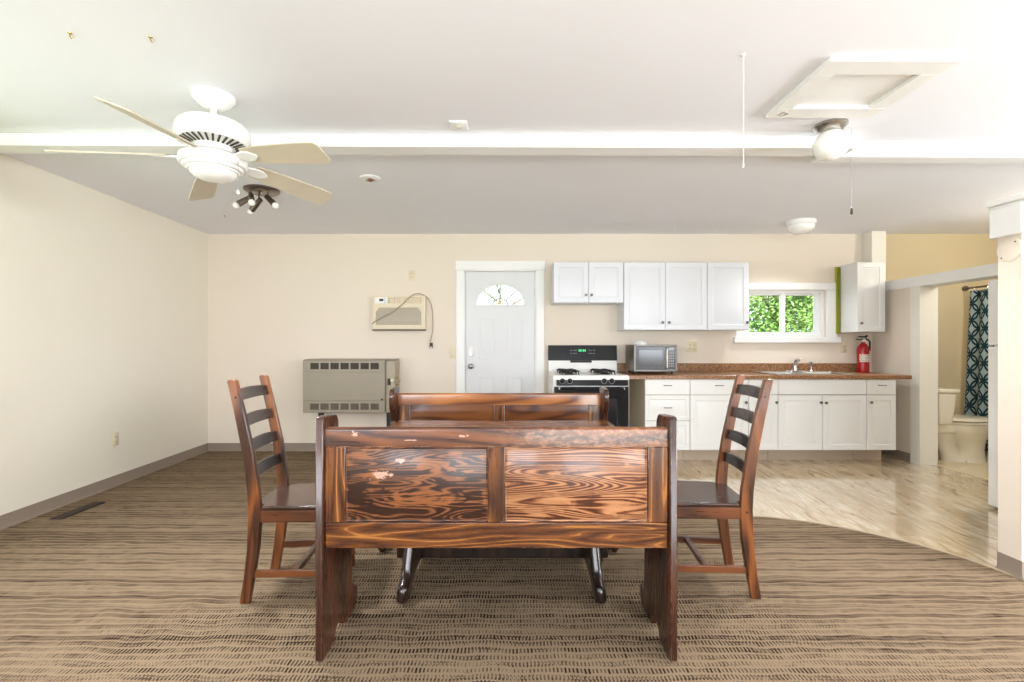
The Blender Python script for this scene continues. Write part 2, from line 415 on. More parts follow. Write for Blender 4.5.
struct('trim_2', MB().prism([(4.295, 0), (4.30, .012), (4.325, .012), (4.33, 0)], 'y', 3.75, 4.83), 'bath_vinyl')
struct('ceiling', MB().box(-3.7, 6.05, -2.75, 5.62, CZ, CZ+.1), 'ceiling')
DX0, DX1 = -.484, .308
struct('wall_back', wall_holes(MB(), -3.6, 4.25, 0, CZ, WY, WY+.14, [(DX0-.02, DX1+.02, 0, 2.06), (2.70, 3.62, 1.30, 1.836)]), 'wall')
struct('wall_back_bathroom', MB().box(4.25, 6.02, WY, WY+.14, 0, CZ), 'wall_tan')
wl = MB()
for y0, y1, z0, z1 in ((-2.75, .7, 0, CZ), (.7, 2.7, 0, .85), (.7, 2.7, 2.05, CZ), (2.7, WY+.1, 0, CZ)):  # gap in the pieces made for the added left fill light
    wl.prism([(lx(y1), y1), (lx(y0), y0), (lx(y0)-.12, y0), (lx(y1)-.12, y1)], 'z', z0, z1)
struct('wall_left', wl, 'wall_left')
struct('wall_right', wall_holes(MB(), -2.7, WY, 0, CZ, 5.9, 6.02, [(-.7, 1.7, .85, 2.05)], 'x'), 'wall_tan')  # hole cut for the added right fill light
struct('wall_rear', wall_holes(MB(), -3.3, 6.0, 0, CZ, -2.74, -2.6, [(.2, 2.3, 0, 2.08), (-2.6, -.9, .85, 2.05), (3.2, 4.8, .85, 2.05)]), 'wall')
struct('wall_partition_bathroom', MB().box(4.15, 4.31, 4.835, WY, 0, 1.80), 'wall')
struct('wall_partition_fridge', MB().box(4.25, 4.36, 2.61, 3.72, 0, 1.80), 'wall')
struct('wall_partition_front', MB().box(2.666, 5.9, 2.49, 2.612, 0, 1.79), 'wall')
struct('trim_3', MB().box(4.13, 4.33, 3.3, WY, 1.80, 1.905), 'trim', bevel=.004)                       # header over the bathroom opening
struct('trim_4', MB().box(4.13, 4.315, 4.815, 4.835, 0, 1.80).box(4.13, 4.149, 4.835, 4.93, 0, 1.80), 'jamb', bevel=.003)   # jamb
struct('trim_5', MB().box(2.622, 5.9, 2.45, 2.618, 1.79, 1.945).box(2.632, 5.9, 2.44, 2.632, 1.945, 1.962).box(2.615, 5.9, 2.43, 2.63, 1.962, 1.99), 'trim', bevel=.006)
struct('trim_6', MB().box(4.04, 4.2, 5.33, WY, 1.905, CZ), 'jamb', bevel=.004)
bm1 = MB().prism([(-3.4, 2.845), (2.1, 2.89), (2.1, 3.02), (-3.4, 2.97)], 'z', 2.399, CZ)
struct('trim_7', bm1, 'trim', bevel=.004)
struct('trim_8', MB().prism([(1.97, 3.025), (5.9, 3.05), (5.9, 3.16), (1.97, 3.13)], 'z', 2.40, CZ), 'trim', bevel=.004)
def cove(mb, p0, p1, nrm):
    (x0, y0), (x1, y1) = p0, p1; nx, ny = nrm
    prof = [(0, 0), (.014, 0), (.009, .012), (.005, .02), (.005, .086), (.003, .092), (0, .092)]
    mb.loft([[(x0+nx*d, y0+ny*d, z) for d, z in prof], [(x1+nx*d, y1+ny*d, z) for d, z in prof]])
    return mb
struct('baseboard_left', cove(MB(), (lx(WY), WY), (lx(-2.6), -2.6), (1, .035)), 'base')
struct('baseboard_back', cove(MB(), (-3.42, WY), (-.60, WY), (0, -1)), 'base')
struct('baseboard_right', cove(cove(MB(), (4.15, WY), (4.15, 4.93), (-1, 0)), (3.9, WY), (4.15, WY), (0, -1)), 'base')
struct('baseboard_partition', cove(cove(MB(), (2.666, 2.612), (2.666, 2.486), (-1, 0)), (2.662, 2.49), (5.9, 2.49), (0, -1)), 'base')
struct('ground', MB().box(-25, 40, -30, 45, -.5, -.3), 'grass')
# rear openings: plain frames around the daylight
fr = MB()
for (a, b, c, d) in [(.2, 2.3, 0, 2.08), (-2.6, -.9, .85, 2.05), (3.2, 4.8, .85, 2.05)]:
    for q in ((a-.06, a+.03, c, d+.06), (b-.03, b+.06, c, d+.06), (a, b, d-.03, d+.06), (a, b, c-.03, c+.03), ((a+b)/2-.03, (a+b)/2+.03, c, d)):
        fr.box(q[0], q[1], -2.70, -2.58, q[2], q[3])
struct('trim_9', fr, 'trim')

# entry door in the back wall
door = bpy.data.objects.new('door_1', None); C.objects.link(door); door.location = (-.088, WY, 0); door['kind'] = 'structure'
hw = .396; yd = .03
ax, az, arx, arz = 0, 1.672, .27, .228
slab = MB().box(-hw, hw, yd, yd+.045, .01, az)
slab.prism([(-hw, az), (-arx, az)]+arc(ax, az, arx, arz, 180, 90, 14)[1:]+[(0, 2.046), (-hw, 2.046)], 'y', yd, yd+.045)
slab.prism([(0, 2.046), (0, az+arz)]+arc(ax, az, arx, arz, 90, 0, 14)[1:]+[(hw, az), (hw, 2.046)], 'y', yd, yd+.045)
M['door'] = plain('cool_white_door_paint', lin(224, 225, 226), .4, var=.01, scale=3)
obj('door_slab', slab, 'door', door)
for (a, b, c, d) in [(-.245, -.065, 1.045, 1.52), (.082, .262, 1.045, 1.52), (-.245, -.065, .18, .84), (.082, .262, .18, .84)]:
    obj('door_panel', MB().raised(a, b, c, d, yd-.005, .007, prof=[(0, .008), (.004, 0), (.014, 0), (.022, .006), (.032, .006), (.05, .001)]), 'door', door)
fl = bpy.data.objects.new('fanlight', None); C.objects.link(fl); fl.parent = door
obj('glazing', MB().prism([(-arx, az)]+arc(ax, az, arx, arz, 180, 0, 24)[1:], 'y', yd+.02, yd+.024), 'glass', fl)
oa = arc(ax, az, arx+.022, arz+.022, 180, 0, 24); ia = arc(ax, az, arx, arz, 180, 0, 24)
rim = MB(); rim.prism([(-arx-.022, az-.022), (arx+.022, az-.022), (arx+.022, az), (-arx-.022, az)], 'y', yd-.008, yd+.01)
rim.loft([[(o[0], yd-.008, o[1]), (i[0], yd-.008, i[1]), (i[0], yd+.02, i[1]), (o[0], yd+.01, o[1])] for o, i in zip(oa, ia)])
obj('fanlight_frame', rim, 'door', fl)
sp = MB()
for a in (45, 90, 135):
    ca, sa = math.cos(R(a)), math.sin(R(a))
    sp.cyl((ca*.085, yd+.016, az+sa*.07), (ca*arx, yd+.016, az+sa*arz), .007, n=8)
sp.tube([(x, yd+.016, z) for x, z in arc(ax, az, .085, .07, 0, 180, 12)], .007, 8)
M['lead'] = plain('grey_leading', lin(150, 152, 152), .5)
obj('glazing_bars', sp, 'lead', fl)
db = obj('deadbolt', MB().prism([(-.365, 1.08), (-.31, 1.08), (-.31, 1.17)]+arc(-.3375, 1.17, .0275, .02, 0, 180, 6)+[(-.365, 1.17)], 'y', yd-.02, yd), 'white_plastic', door, .004)
obj('thumb_turn', MB().cyl((-.3375, yd-.04, 1.10), (-.3375, yd-.018, 1.10), .013), 'nickel', db)
obj('door_knob', MB().lathe([(.03, 0), (.03, -.006), (.012, -.012), (.012, -.03), (.026, -.04), (.03, -.052), (.024, -.064), (.002, -.068)], (-.335, yd, .965), 24, 'y'), 'pewter', door)
for z in (1.81, 1.09, .25):
    obj('hinge', MB().box(hw+.001, hw+.012, yd-.006, yd+.02, z-.045, z+.045).cyl((hw+.003, yd-.008, z-.05), (hw+.003, yd-.008, z+.05), .006, n=8), 'nickel', door)
cs = MB().box(-hw-.105, -hw-.012, -.016, 0, 0, 2.06).box(hw+.012, hw+.105, -.016, 0, 0, 2.06).box(-hw-.115, hw+.115, -.02, 0, 2.06, 2.165)
obj('door_casing', cs, 'trim', door, .004)
obj('door_jamb', MB().box(-hw-.02, -hw-.003, -.001, .12, 0, 2.06).box(hw+.003, hw+.02, -.001, .12, 0, 2.06).box(-hw-.02, hw+.02, -.001, .12, 2.049, 2.06), 'trim', door)
obj('threshold', MB().prism([(-.01, 0), (.0, .02), (.1, .02), (.12, 0)], 'x', -hw-.012, hw+.012), 'nickel', door)

# kitchen window
win = bpy.data.objects.new('window_1', None); C.objects.link(win); win.location = (3.16, WY, 1.568); win['kind'] = 'structure'
def frame(mb, x0, x1, z0, z1, wv, wh, y0, y1):
    return mb.box(x0, x0+wv, y0, y1, z0, z1).box(x1-wv, x1, y0, y1, z0, z1).box(x0+wv, x1-wv, y0, y1, z0, z0+wh).box(x0+wv, x1-wv, y0, y1, z1-wh, z1)
obj('window_casing', MB().box(-.57, -.462, -.018, 0, -.268, .268).box(.462, .58, -.018, 0, -.268, .268).box(-.57, .58, -.018, 0, .2682, .348), 'trim', win, .004)
obj('window_sill', MB().box(-.60, .61, -.045, .02, -.335, -.268), 'trim', win, .006)
obj('window_frame', frame(MB(), -.46, .46, -.268, .268, .03, .03, .03, .12), 'white_plastic', win, .003)
for (a, b, y) in ((-.435, .03, .05), (-.01, .435, .08)):
    s_ = obj('sash', frame(MB(), a, b, -.243, .243, .05, .032, y, y+.028), 'white_plastic', win, .004)
    obj('pane', MB().box(a+.045, b-.045, y+.012, y+.016, -.215, .215), 'glass', s_)
obj('latch', MB().box(-.005, .012, .038, .05, -.03, .04), 'white_plastic', win, .003)

# ------------------------------------------------------------------ benches
def make_bench(label, loc, rz, mats):
    t = thing('settle_bench', label, 'bench', loc, rz)
    L = .6965
    prof = [(0, 0), (.13, 0), (.15, .035), (.175, .055), (.205, .058), (.235, .04), (.25, 0), (.395, 0), (.425, .03), (.43, .09), (.395, .085), (.365, .115),
            (.352, .16), (.352, .30), (.375, .36), (.40, .42), (.40, .47), (.37, .52), (.36, .58)]+arc(.33, .63, .055, .045, -30, 100, 6)+[(.22, .655), (.15, .68), (.125, .72), (.135, .775)]+arc(.135, .88, .042, .052, 0, 90, 6)+[(.03, .940), (.008, .937), (0, .925)]
    prof[-10:-10] = [(.165, .81)]
    for sx in (-1, 1):
        obj('end_panel', MB().prism(prof, 'x', sx*L, sx*(L-.03)), 'end', t, .005)
    i = L-.031
    y0, y1 = .022, .05
    top = MB().prism([(y0, .82), (y1, .82)]+arc(y1-.013, .883, .013, .013, 0, 90, 6)+arc(y0+.013, .883, .013, .013, 90, 180, 6), 'x', -i, i)
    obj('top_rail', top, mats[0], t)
    obj('bottom_rail', MB().box(-i, i, y0, y1, .426, .526), 'rail', t, .004)
    for a, b in ((-i, -.5875), (-.033, .033), (.5875, i)):
        obj('stile', MB().box(a, b, y0, y1, .527, .819), 'stile', t, .003)
    for k, (a, b) in enumerate(((-.5865, -.034), (.034, .5865))):
        obj('back_panel', MB().raised(a, b, .528, .818, y0+.007, .014, prof=[(0, .014), (0, 0), (.004, 0), (.006, .0015), (.008, 0)]), mats[1+k], t)
    obj('seat', MB().prism([(.055, .425), (.40, .425), (.412, .436), (.40, .448), (.055, .448)], 'x', -i, i), 'seat', t, .004)
    obj('seat_apron', MB().box(-i, i, .33, .352, .34, .424), 'trestle', t, .003)
    return t
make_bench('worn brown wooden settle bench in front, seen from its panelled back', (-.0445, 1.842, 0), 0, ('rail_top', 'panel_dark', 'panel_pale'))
M['panel_back'] = wood('brown_inner_panel', lin(70, 38, 20), lin(104, 60, 30), lin(124, 74, 38), 0, 5, (1.4, 8), rough=.22, coat=.5)
M['rail_back'] = wood('brown_inner_rail', lin(104, 58, 28), lin(148, 90, 44), lin(174, 110, 56), 0, 4, (1.2, 7), rough=.2, coat=.5)
make_bench('brown wooden settle bench on the far side of the table, facing the camera', (-.057, 3.205, 0), PI, ('rail_back', 'panel_back', 'panel_back'))

# ------------------------------------------------------------------ table
t = thing('trestle_table', 'dark brown wooden trestle table standing between the two benches', 'table', (-.03, 2.56, 0))
obj('tabletop', MB().box(-.648, .648, -.40, .40, .715, .75), 'table', t, .008)
obj('table_apron', MB().box(-.40, .40, -.03, .03, .62, .714), 'trestle', t, .003)
tp = [(-.34, .03), (-.32, 0), (-.19, 0), (-.17, .03), (-.12, .055), (.12, .055), (.17, .03), (.19, 0), (.32, 0), (.34, .03), (.335, .085), (.28, .11), (.26, .14), (.24, .3),
      (.15, .45), (.14, .56), (.22, .66), (.30, .714), (-.30, .714), (-.22, .66), (-.14, .56), (-.15, .45), (-.24, .3), (-.26, .14), (-.28, .11), (-.335, .085)]
for sx in (-1, 1):
    mb = MB()
    off = lambda z: sx*(.468-.08*z)
    mb.loft([[(off(z)-.026, y, z) for y, z in tp], [(off(z)+.026, y, z) for y, z in tp]])
    obj('trestle_end', mb, 'trestle', t, .022, seg=4)
obj('stretcher', MB().box(-.56, .56, -.022, .022, .085, .15), 'trestle', t, .008)
for sx in (-1, 1):
    obj('wedge', MB().prism([(-.012, .06), (.012, .06), (.018, .18), (-.018, .18)], 'y', -.03, .03), 'trestle', t, .003, loc=(sx*.515, 0, 0))

# ------------------------------------------------------------------ chairs
def make_chair(label, loc, rz):
    """faces +x; the rear legs stand at x = 0"""
    t = thing('ladderback_chair', label, 'chair', loc, rz, None)
    W = .168
    cl = [(-.046, 0), (-.026, .12), (-.008, .26), (0, .42), (-.006, .52), (-.03, .70), (-.066, .88), (-.104, 1.045)]
    wd = [.046, .048, .054, .058, .055, .050, .046, .042]
    def post(sy):
        mb = MB(); rings = []
        for (x, z), w_ in zip(cl, wd):
            y0, y1 = sy*(W-.015), sy*(W+.015)
            rings.append([(x-w_/2, y0, z), (x+w_/2, y0, z), (x+w_/2, y1, z), (x-w_/2, y1, z)])
        x, z = cl[-1]; rings.append([(x-.017, sy*(W-.011), z+.008), (x+.012, sy*(W-.011), z+.008), (x+.012, sy*(W+.011), z+.008), (x-.017, sy*(W+.011), z+.008)])
        return mb.loft(rings)
    def cx(z):
        for (xa, za), (xb, zb) in zip(cl, cl[1:]):
            if za <= z <= zb: return xa+(xb-xa)*(z-za)/(zb-za)
        return cl[-1][0]
    for sy in (-1, 1):
        o = obj('rear_leg', post(sy), 'chair', t, .004)
        for px_, pz_ in ((cx(.95)-.002, .97), (0, .415)):
            obj('peg', MB().cyl((px_, sy*(W+.013), pz_), (px_, sy*(W+.017), pz_), .006, n=10), 'chair_dark', o)
    for z, h in ((.975, .05), (.85, .05), (.728, .05), (.605, .05)):
        rings = []
        for k in range(9):
            u = -1+2*k/8; y = u*(W-.015); b = -.014*(1-u*u)
            xa, xb = cx(z-h/2)+b, cx(z+h/2)+b; crown = .006*(1-u*u)
            rings.append([(xa-.009, y, z-h/2), (xa+.009, y, z-h/2), (xb+.008, y, z+h/2+crown), (xb-.008, y, z+h/2+crown)])
        obj('slat', MB().loft(rings), 'chair_dark', t, .003)
    SD = .395
    sp_ = [(-.02, -W+.016), (.032, -W+.016), (.032, -W-.016), (SD-.03, -.205), (SD, -.18), (SD+.008, 0), (SD, .18), (SD-.03, .205), (.032, W+.016), (.032, W-.016), (-.02, W-.016)]
    obj('seat', MB().prism(sp_, 'z', .436, .457), 'seat', t, .006)
    for sy in (-1, 1):
        mb = MB().loft([[(SD-.052, sy*.17, 0), (SD-.022, sy*.17, 0), (SD-.022, sy*.195, 0), (SD-.052, sy*.195, 0)], [(SD-.066, sy*.163, .435), (SD-.02, sy*.163, .435), (SD-.02, sy*.2, .435), (SD-.066, sy*.2, .435)]])
        obj('front_leg', mb, 'chair', t, .004)
        obj('seat_rail', MB().loft([[(.025, sy*(W-.012), .378), (.025, sy*(W+.012), .378), (.025, sy*(W+.012), .435), (.025, sy*(W-.012), .435)], [(SD-.06, sy*.17, .378), (SD-.06, sy*.194, .378), (SD-.06, sy*.194, .435), (SD-.06, sy*.17, .435)]]), 'chair_rail', t, .003)
        obj('side_stretcher', MB().loft([[(-.005, sy*(W-.01), .118), (-.005, sy*(W+.01), .118), (-.005, sy*(W+.01), .152), (-.005, sy*(W-.01), .152)], [(SD-.05, sy*.173, .118), (SD-.05, sy*.191, .118), (SD-.05, sy*.191, .152), (SD-.05, sy*.173, .152)]]), 'chair_rail', t, .003)
    obj('front_rail', MB().box(SD-.056, SD-.03, -.165, .165, .378, .435), 'chair_rail', t, .003)
    obj('rear_rail', MB().box(-.012, .012, -W+.014, W-.014, .378, .435), 'chair_rail', t, .003)
    obj('cross_stretcher', MB().box(.17, .195, -.172, .172, .122, .148), 'chair_rail', t, .003)
    return t
make_chair('reddish brown ladder-back chair at the left end of the table', (-1.205, 2.437, 0), R(4))
make_chair('reddish brown ladder-back chair at the right end of the table, nearest the kitchen', (1.158, 2.478, 0), R(180-5))

# ------------------------------------------------------------------ kitchen: base cabinets, worktop
FY = 4.84
def pull(parent, x, z, yf=FY, w_=.075):
    mb = MB().tube([(x-w_/2, yf, z), (x-w_/2, yf-.016, z), (x-w_/2+.008, yf-.022, z), (x, yf-.024, z), (x+w_/2-.008, yf-.022, z), (x+w_/2, yf-.016, z), (x+w_/2, yf, z)], .0042, 8)
    return obj('bar_pull', mb, 'pewter', parent)
def knob(parent, x, z, yf):
    return obj('knob', MB().lathe([(.007, 0), (.006, -.01), (.013, -.015), (.015, -.021), (.011, -.027), (.001, -.029)], (x, yf, z), 16, 'y'), 'pewter', parent)
def base_cab(label, x0, x1, fronts):
    cx_ = (x0+x1)/2; yr = WY-.005
    t = thing('base_cabinet', label, 'cabinet', (cx_, FY, 0), 0, 'white base cabinets under the worktop')
    a, b = x0-cx_, x1-cx_; D = yr-FY
    ht = .70 if 'sink with' in label or 'under the sink' in label else .865
    obj('carcass', MB().box(a+.001, b-.001, .019, D, .149, ht).box(a+.001, b-.001, .21, D, .004, .149), 'cab_side', t, .001)
    obj('toe_kick', MB().box(a+.001, b-.001, .195, .209, .004, .149), 'toe', t)
    for f in fronts:
        kind, u0, u1, z0, z1 = f[:5]
        u0 -= cx_; u1 -= cx_
        if kind == 'flat':
            o = obj('drawer_front', MB().raised(u0+.0015, u1-.0015, z0, z1, 0, prof=[(0, .018), (0, .003), (.003, 0)]), 'cab_base', t)
        elif kind == 'drawer':
            o = obj('drawer_front', MB().raised(u0+.0015, u1-.0015, z0, z1, 0, fr=.04), 'cab_base', t)
        else:
            o = obj('door', MB().raised(u0+.0015, u1-.0015, z0, z1, 0, fr=.055), 'cab_base', t)
        if len(f) > 5:
            if kind == 'door': knob(o, f[5]-cx_, f[6], 0)
            else: pull(o, f[5]-cx_, f[6], 0)
    return t
base_cab('white base cabinet with three drawers beside the stove', 1.383, 1.835, [('flat', 1.383, 1.835, .71, .862, 1.61, .803), ('drawer', 1.383, 1.835, .448, .704, 1.61, .579), ('drawer', 1.383, 1.835, .150, .442, 1.61, .30)])
base_cab('white base cabinet with one drawer over a wide door, behind the right chair', 1.837, 2.427, [('flat', 1.837, 2.427, .71, .862, 2.13, .803), ('door', 1.837, 2.427, .15, .704, 2.395, .632)])
base_cab('narrow white base cabinet left of the sink, half behind the right chair', 2.429, 2.724, [('flat', 2.429, 2.724, .71, .862, 2.585, .803), ('door', 2.429, 2.724, .15, .704, 2.70, .632)])
base_cab('double-door white base cabinet under the sink with a blank drawer front', 2.726, 3.618, [('flat', 2.726, 3.618, .71, .862), ('door', 2.726, 3.171, .15, .704, 3.148, .632), ('door', 3.173, 3.618, .15, .704, 3.20, .628)])
base_cab('narrow white base cabinet at the right end below the fire extinguisher', 3.620, 3.916, [('flat', 3.620, 3.916, .71, .862, 3.77, .803), ('door', 3.620, 3.916, .15, .704, 3.655, .632)])
SX0, SX1, SY0, SY1 = 2.735, 3.58, 4.90, 5.40
t = thing('worktop', 'speckled brown laminate worktop running along the kitchen wall', 'worktop', (2.64, FY, .866))
x0, x1 = 1.226-2.64, 4.06-2.64; ix0, ix1 = SX0+.03-2.64, SX1-.03-2.64; iy0, iy1 = SY0+.03-FY, SY1-.03-FY; yb = WY-.003-FY
mb = MB()
ed = [(-.015, 0), (.02, 0), (.02, .039), (-.009, .039), (-.015, .033)]
mb.prism(ed, 'x', x0, x1); mb.box(x0, x1, .02, iy0, 0, .039); mb.box(x0, x1, iy1, yb, 0, .039); mb.box(x0, ix0, iy0, iy1, 0, .039); mb.box(ix1, x1, iy0, iy1, 0, .039)
obj('slab', mb, 'laminate', t)
obj('backsplash', MB().box(x0+.01, x1-.03, yb-.022, yb, .039, .135), 'laminate', t, .004)
# sink
t = thing('sink', 'stainless double-bowl sink set into the brown worktop', 'sink', ((SX0+SX1)/2, (SY0+SY1)/2, .906))
W2, D2 = (SX1-SX0)/2, (SY1-SY0)/2
def rrect(x0, x1, y0, y1, r, z, n=5):
    p = []
    for cx_, cy_, a in ((x1-r, y1-r, 0), (x0+r, y1-r, 90), (x0+r, y0+r, 180), (x1-r, y0+r, 270)):
        p += [(cx_+r*math.cos(R(a+90*i/n)), cy_+r*math.sin(R(a+90*i/n)), z) for i in range(n+1)]
    return p
mb = MB()
yl0, yl1 = -D2+.02, D2-.11
mb.box(-W2, W2, yl1, D2, 0, .008).box(-W2, W2, -D2, yl0, 0, .008).box(-W2, -W2+.025, yl0, yl1, 0, .008).box(W2-.025, W2, yl0, yl1, 0, .008).box(-.02, .02, yl0, yl1, 0, .008)
obj('sink_deck', mb, 'steel', t, .003)
for a, b in ((-W2+.025, -.02), (.02, W2-.025)):
    ring = [rrect(a, b, yl0, yl1, .03, .008), rrect(a+.004, b-.004, yl0+.004, yl1-.004, .03, .0), rrect(a+.012, b-.012, yl0+.012, yl1-.012, .04, -.14), rrect(a+.05, b-.05, yl0+.05, yl1-.05, .04, -.15)]
    mb = MB().loft(ring, cap=False); mb.face([mb.bm.verts[i] for i in ()]) if False else None
    mb.bm.verts.ensure_lookup_table(); mb.face(list(mb.bm.verts)[-24:])
    o = obj('bowl', mb, 'steel', t)
    obj('drain', MB().lathe([(.04, -.146), (.036, -.143), (.02, -.147), (.002, -.147)], ((a+b)/2, (yl0+yl1)/2, 0), 20), 'chrome', o)
t = thing('kitchen_faucet', 'chrome single-lever faucet rising behind the sink', 'faucet', (3.20, 5.345, .9145))
obj('base_plate', MB().lathe([(.12, 0), (.12, .006), (.10, .012), (.01, .014)], (0, 0, 0), 28, sy=.28), 'chrome', t)
obj('body', MB().lathe([(.026, .01), (.024, .05), (.021, .08), (.01, .088)], (0, 0, 0), 20), 'chrome', t)
obj('spout', MB().tube([(0, 0, .05), (-.02, -.03, .10), (-.035, -.07, .135), (-.05, -.13, .14), (-.055, -.15, .12)], [.014, .013, .012, .012, .013], 12), 'chrome', t)
obj('lever', MB().tube([(0, 0, .08), (.02, .0, .11), (.05, -.01, .145)], [.012, .008, .010], 10), 'chrome', t)
t = thing('sink_sprayer', 'small chrome side sprayer standing right of the faucet', 'sprayer', (3.375, 5.345, .9145))
obj('collar', MB().lathe([(.022, 0), (.02, .01), (.013, .018)], (0, 0, 0), 18), 'chrome', t)
obj('nozzle', MB().lathe([(.012, .015), (.011, .06), (.014, .085), (.016, .10), (.006, .108)], (0, 0, 0), 16).cyl((0, 0, .095), (-.022, -.012, .10), .008, .007, 10), 'chrome', t)

# wall cabinets
UY = 5.15
def wall_cab(label, x0, x1, z0, z1, doors, yf=UY, mat='cab', grp='white wall cabinets over the stove and worktop'):
    cx_ = (x0+x1)/2
    t = thing('wall_cabinet', label, 'cabinet', (cx_, WY-.002, z0), 0, grp)
    d = yf-WY+.002; a, b, h = x0-cx_, x1-cx_, z1-z0
    obj('carcass', MB().box(a+.001, b-.001, d+.02, 0, 0, h), mat, t, .002)
    for (u0, u1, kx, kz) in doors:
        o = obj('door', MB().raised(u0-cx_+.0015, u1-cx_-.0015, .003, h-.003, d, fr=.055), mat, t)
        knob(o, kx-cx_, kz-z0, d)
    return t
wall_cab('short white two-door wall cabinet above the stove', .489, 1.241, 1.662, 2.10, [(.489, .865, .835, 1.745), (.865, 1.241, .895, 1.745)])
wall_cab('tall white two-door wall cabinet above the microwave', 1.244, 2.137, 1.37, 2.098, [(1.244, 1.69, 1.655, 1.45), (1.69, 2.137, 1.725, 1.45)])
wall_cab('tall white single-door wall cabinet left of the kitchen window', 2.139, 2.585, 1.37, 2.098, [(2.139, 2.585, 2.56, 1.45)])
wall_cab('white single-door wall cabinet right of the window above the fire extinguisher', 3.762, 4.066, 1.35, 2.105, [(3.762, 4.066, 3.80, 1.445)], 5.17, 'cab_base')
t = thing('green_edge_strip', 'lime green painted strip beside the cabinet right of the window', 'strip', (3.74, WY-.001, 1.335))
obj('board', MB().box(-.018, .0, -.02, 0, 0, .76), 'lime', t, .001); obj('dark_edge', MB().box(.0005, .018, -.045, 0, .005, .755), 'lime2', t, .001)

# ------------------------------------------------------------------ stove
t = thing('gas_stove', 'white and black freestanding gas stove against the back wall', 'stove', (.837, 4.82, 0))
hwS = .383
obj('body', MB().box(-hwS, hwS, .03, .63, .02, .86), 'white_enamel', t, .004)
ct = MB().loft([[(-hwS, .0, .86), (hwS, .0, .86), (hwS, .63, .86), (-hwS, .63, .86)], [(-hwS, .0, .895), (hwS, .0, .895), (hwS, .63, .895), (-hwS, .63, .895)], [(-hwS+.012, .012, .906), (hwS-.012, .012, .906), (hwS-.012, .62, .906), (-hwS+.012, .62, .906)]])
obj('cooktop', ct, 'white_enamel', t)
bgd = obj('backguard', MB().prism([(.54, .906), (.63, .906), (.63, 1.20), (.575, 1.20), (.56, 1.03)], 'x', -hwS, hwS), 'white_enamel', t, .004)
obj('control_fascia', MB().prism([(.552, 1.035), (.6, 1.035), (.6, 1.206), (.566, 1.206)], 'x', -hwS-.002, hwS+.002), 'black', bgd, .004)
obj('oven_vent', MB().prism([(.548, 1.012), (.562, 1.012), (.562, 1.034), (.55, 1.034)], 'x', -.14, .10), 'black', bgd, .001)
dsp = MB()
for i_ in range(4): dsp.box(-.045+i_*.02+(i_ > 1)*.006, -.032+i_*.02+(i_ > 1)*.006, .5535, .56, 1.135, 1.16)
obj('clock_display', dsp, 'green_led', bgd)
for x in (-.13, -.10, -.075, .075, .10, .13):
    for z in (1.115, 1.15): obj('touch_key', MB().box(x-.006, x+.006, .5545, .565, z-.004, z+.004), 'key', bgd)
for bx, by in ((-.2, .17), (.17, .17), (-.2, .42), (.17, .42)):
    o = obj('burner', MB().lathe([(.055, .9065), (.05, .914), (.035, .922), (.03, .928), (.002, .928)], (bx, by, 0), 20), 'black_soft', t)
    g = MB()
    for a in range(4):
        ca, sa = math.cos(PI/2*a+PI/4), math.sin(PI/2*a+PI/4)
        g.tube([(bx+ca*.03, by+sa*.03, .945), (bx+ca*.11, by+sa*.11, .945), (bx+ca*.125, by+sa*.125, .907)], .006, 6)
    g.tube([(bx+.105*math.cos(2*PI*k/20), by+.105*math.sin(2*PI*k/20), .938) for k in range(20)], .0055, 6, closed=True)
    obj('grate', g, 'black_soft', t)
obj('front_panel', MB().prism([(.004, .80), (.03, .80), (.03, .862), (.014, .895), (.004, .89)], 'x', -hwS+.035, hwS-.012), 'black', t, .002)
for x in (-.29, -.215, .13, .205):
    o = obj('burner_knob', MB().lathe([(.026, 0), (.025, -.006), (.02, -.01), (.018, -.026), (.002, -.028)], (x, .004, .85), 20, 'y').box(x-.003, x+.003, -.034, -.02, .832, .868), 'black', t)
    obj('knob_dial', MB().lathe([(.031, .0), (.031, -.0025), (.027, -.003), (.027, .0)], (x, .004, .85), 24, 'y'), 'key', o)
dr = obj('oven_door', MB().raised(-hwS+.012, hwS-.012, .22, .79, -.012, .04, fr=.10, d=.004), 'black', t)
obj('door_handle', MB().tube([(-.31, -.012, .775), (-.31, -.045, .775), (-.28, -.052, .775), (.28, -.052, .775), (.31, -.045, .775), (.31, -.012, .775)], .011, 10), 'black', dr)
for x in (-.315, .315): obj('handle_mount', MB().box(x-.015, x+.015, -.03, -.012, .765, .785), 'white_enamel', dr, .002)
obj('broiler_drawer', MB().raised(-hwS+.012, hwS-.012, .05, .21, -.01, .038, fr=.02, d=.003), 'black', t)
for x in (-.33, .33):
    for y in (.08, .55): obj('foot', MB().cyl((x, y, 0), (x, y, .025), .018), 'black_soft', t)

# microwave and what lies on it
t = thing('microwave_oven', 'stainless and black microwave standing on the worktop beside the stove', 'microwave', (1.533, 4.985, .9055))
obj('case', MB().box(-.226, .226, .02, .36, .028, .308), 'bronze', t, .006)
obj('front_frame', frame(MB(), -.226, .226, .028, .308, .022, .022, 0, .021), 'mw_steel', t, .003)
d_ = obj('door', MB().box(-.204, .105, .004, .021, .05, .286), 'mw_dark', t, .003)
obj('door_window', MB().box(-.175, .075, .0015, .006, .085, .255), 'screen', d_, .003)
obj('handle', MB().tube([(.115, .004, .06), (.115, -.02, .07), (.115, -.024, .165), (.115, -.02, .265), (.115, .004, .275)], .009, 10), 'steel', d_)
p_ = obj('control_panel', MB().box(.128, .204, .003, .021, .05, .286), 'mw_dark', t, .002)
obj('display', MB().box(.138, .194, .0012, .004, .25, .275), 'screen', p_)
k_ = MB()
for r_ in range(6):
    for c_ in range(3): k_.box(.140+c_*.019, .154+c_*.019, .0008, .004, .075+r_*.027, .093+r_*.027)
obj('keypad', k_, 'key', p_)
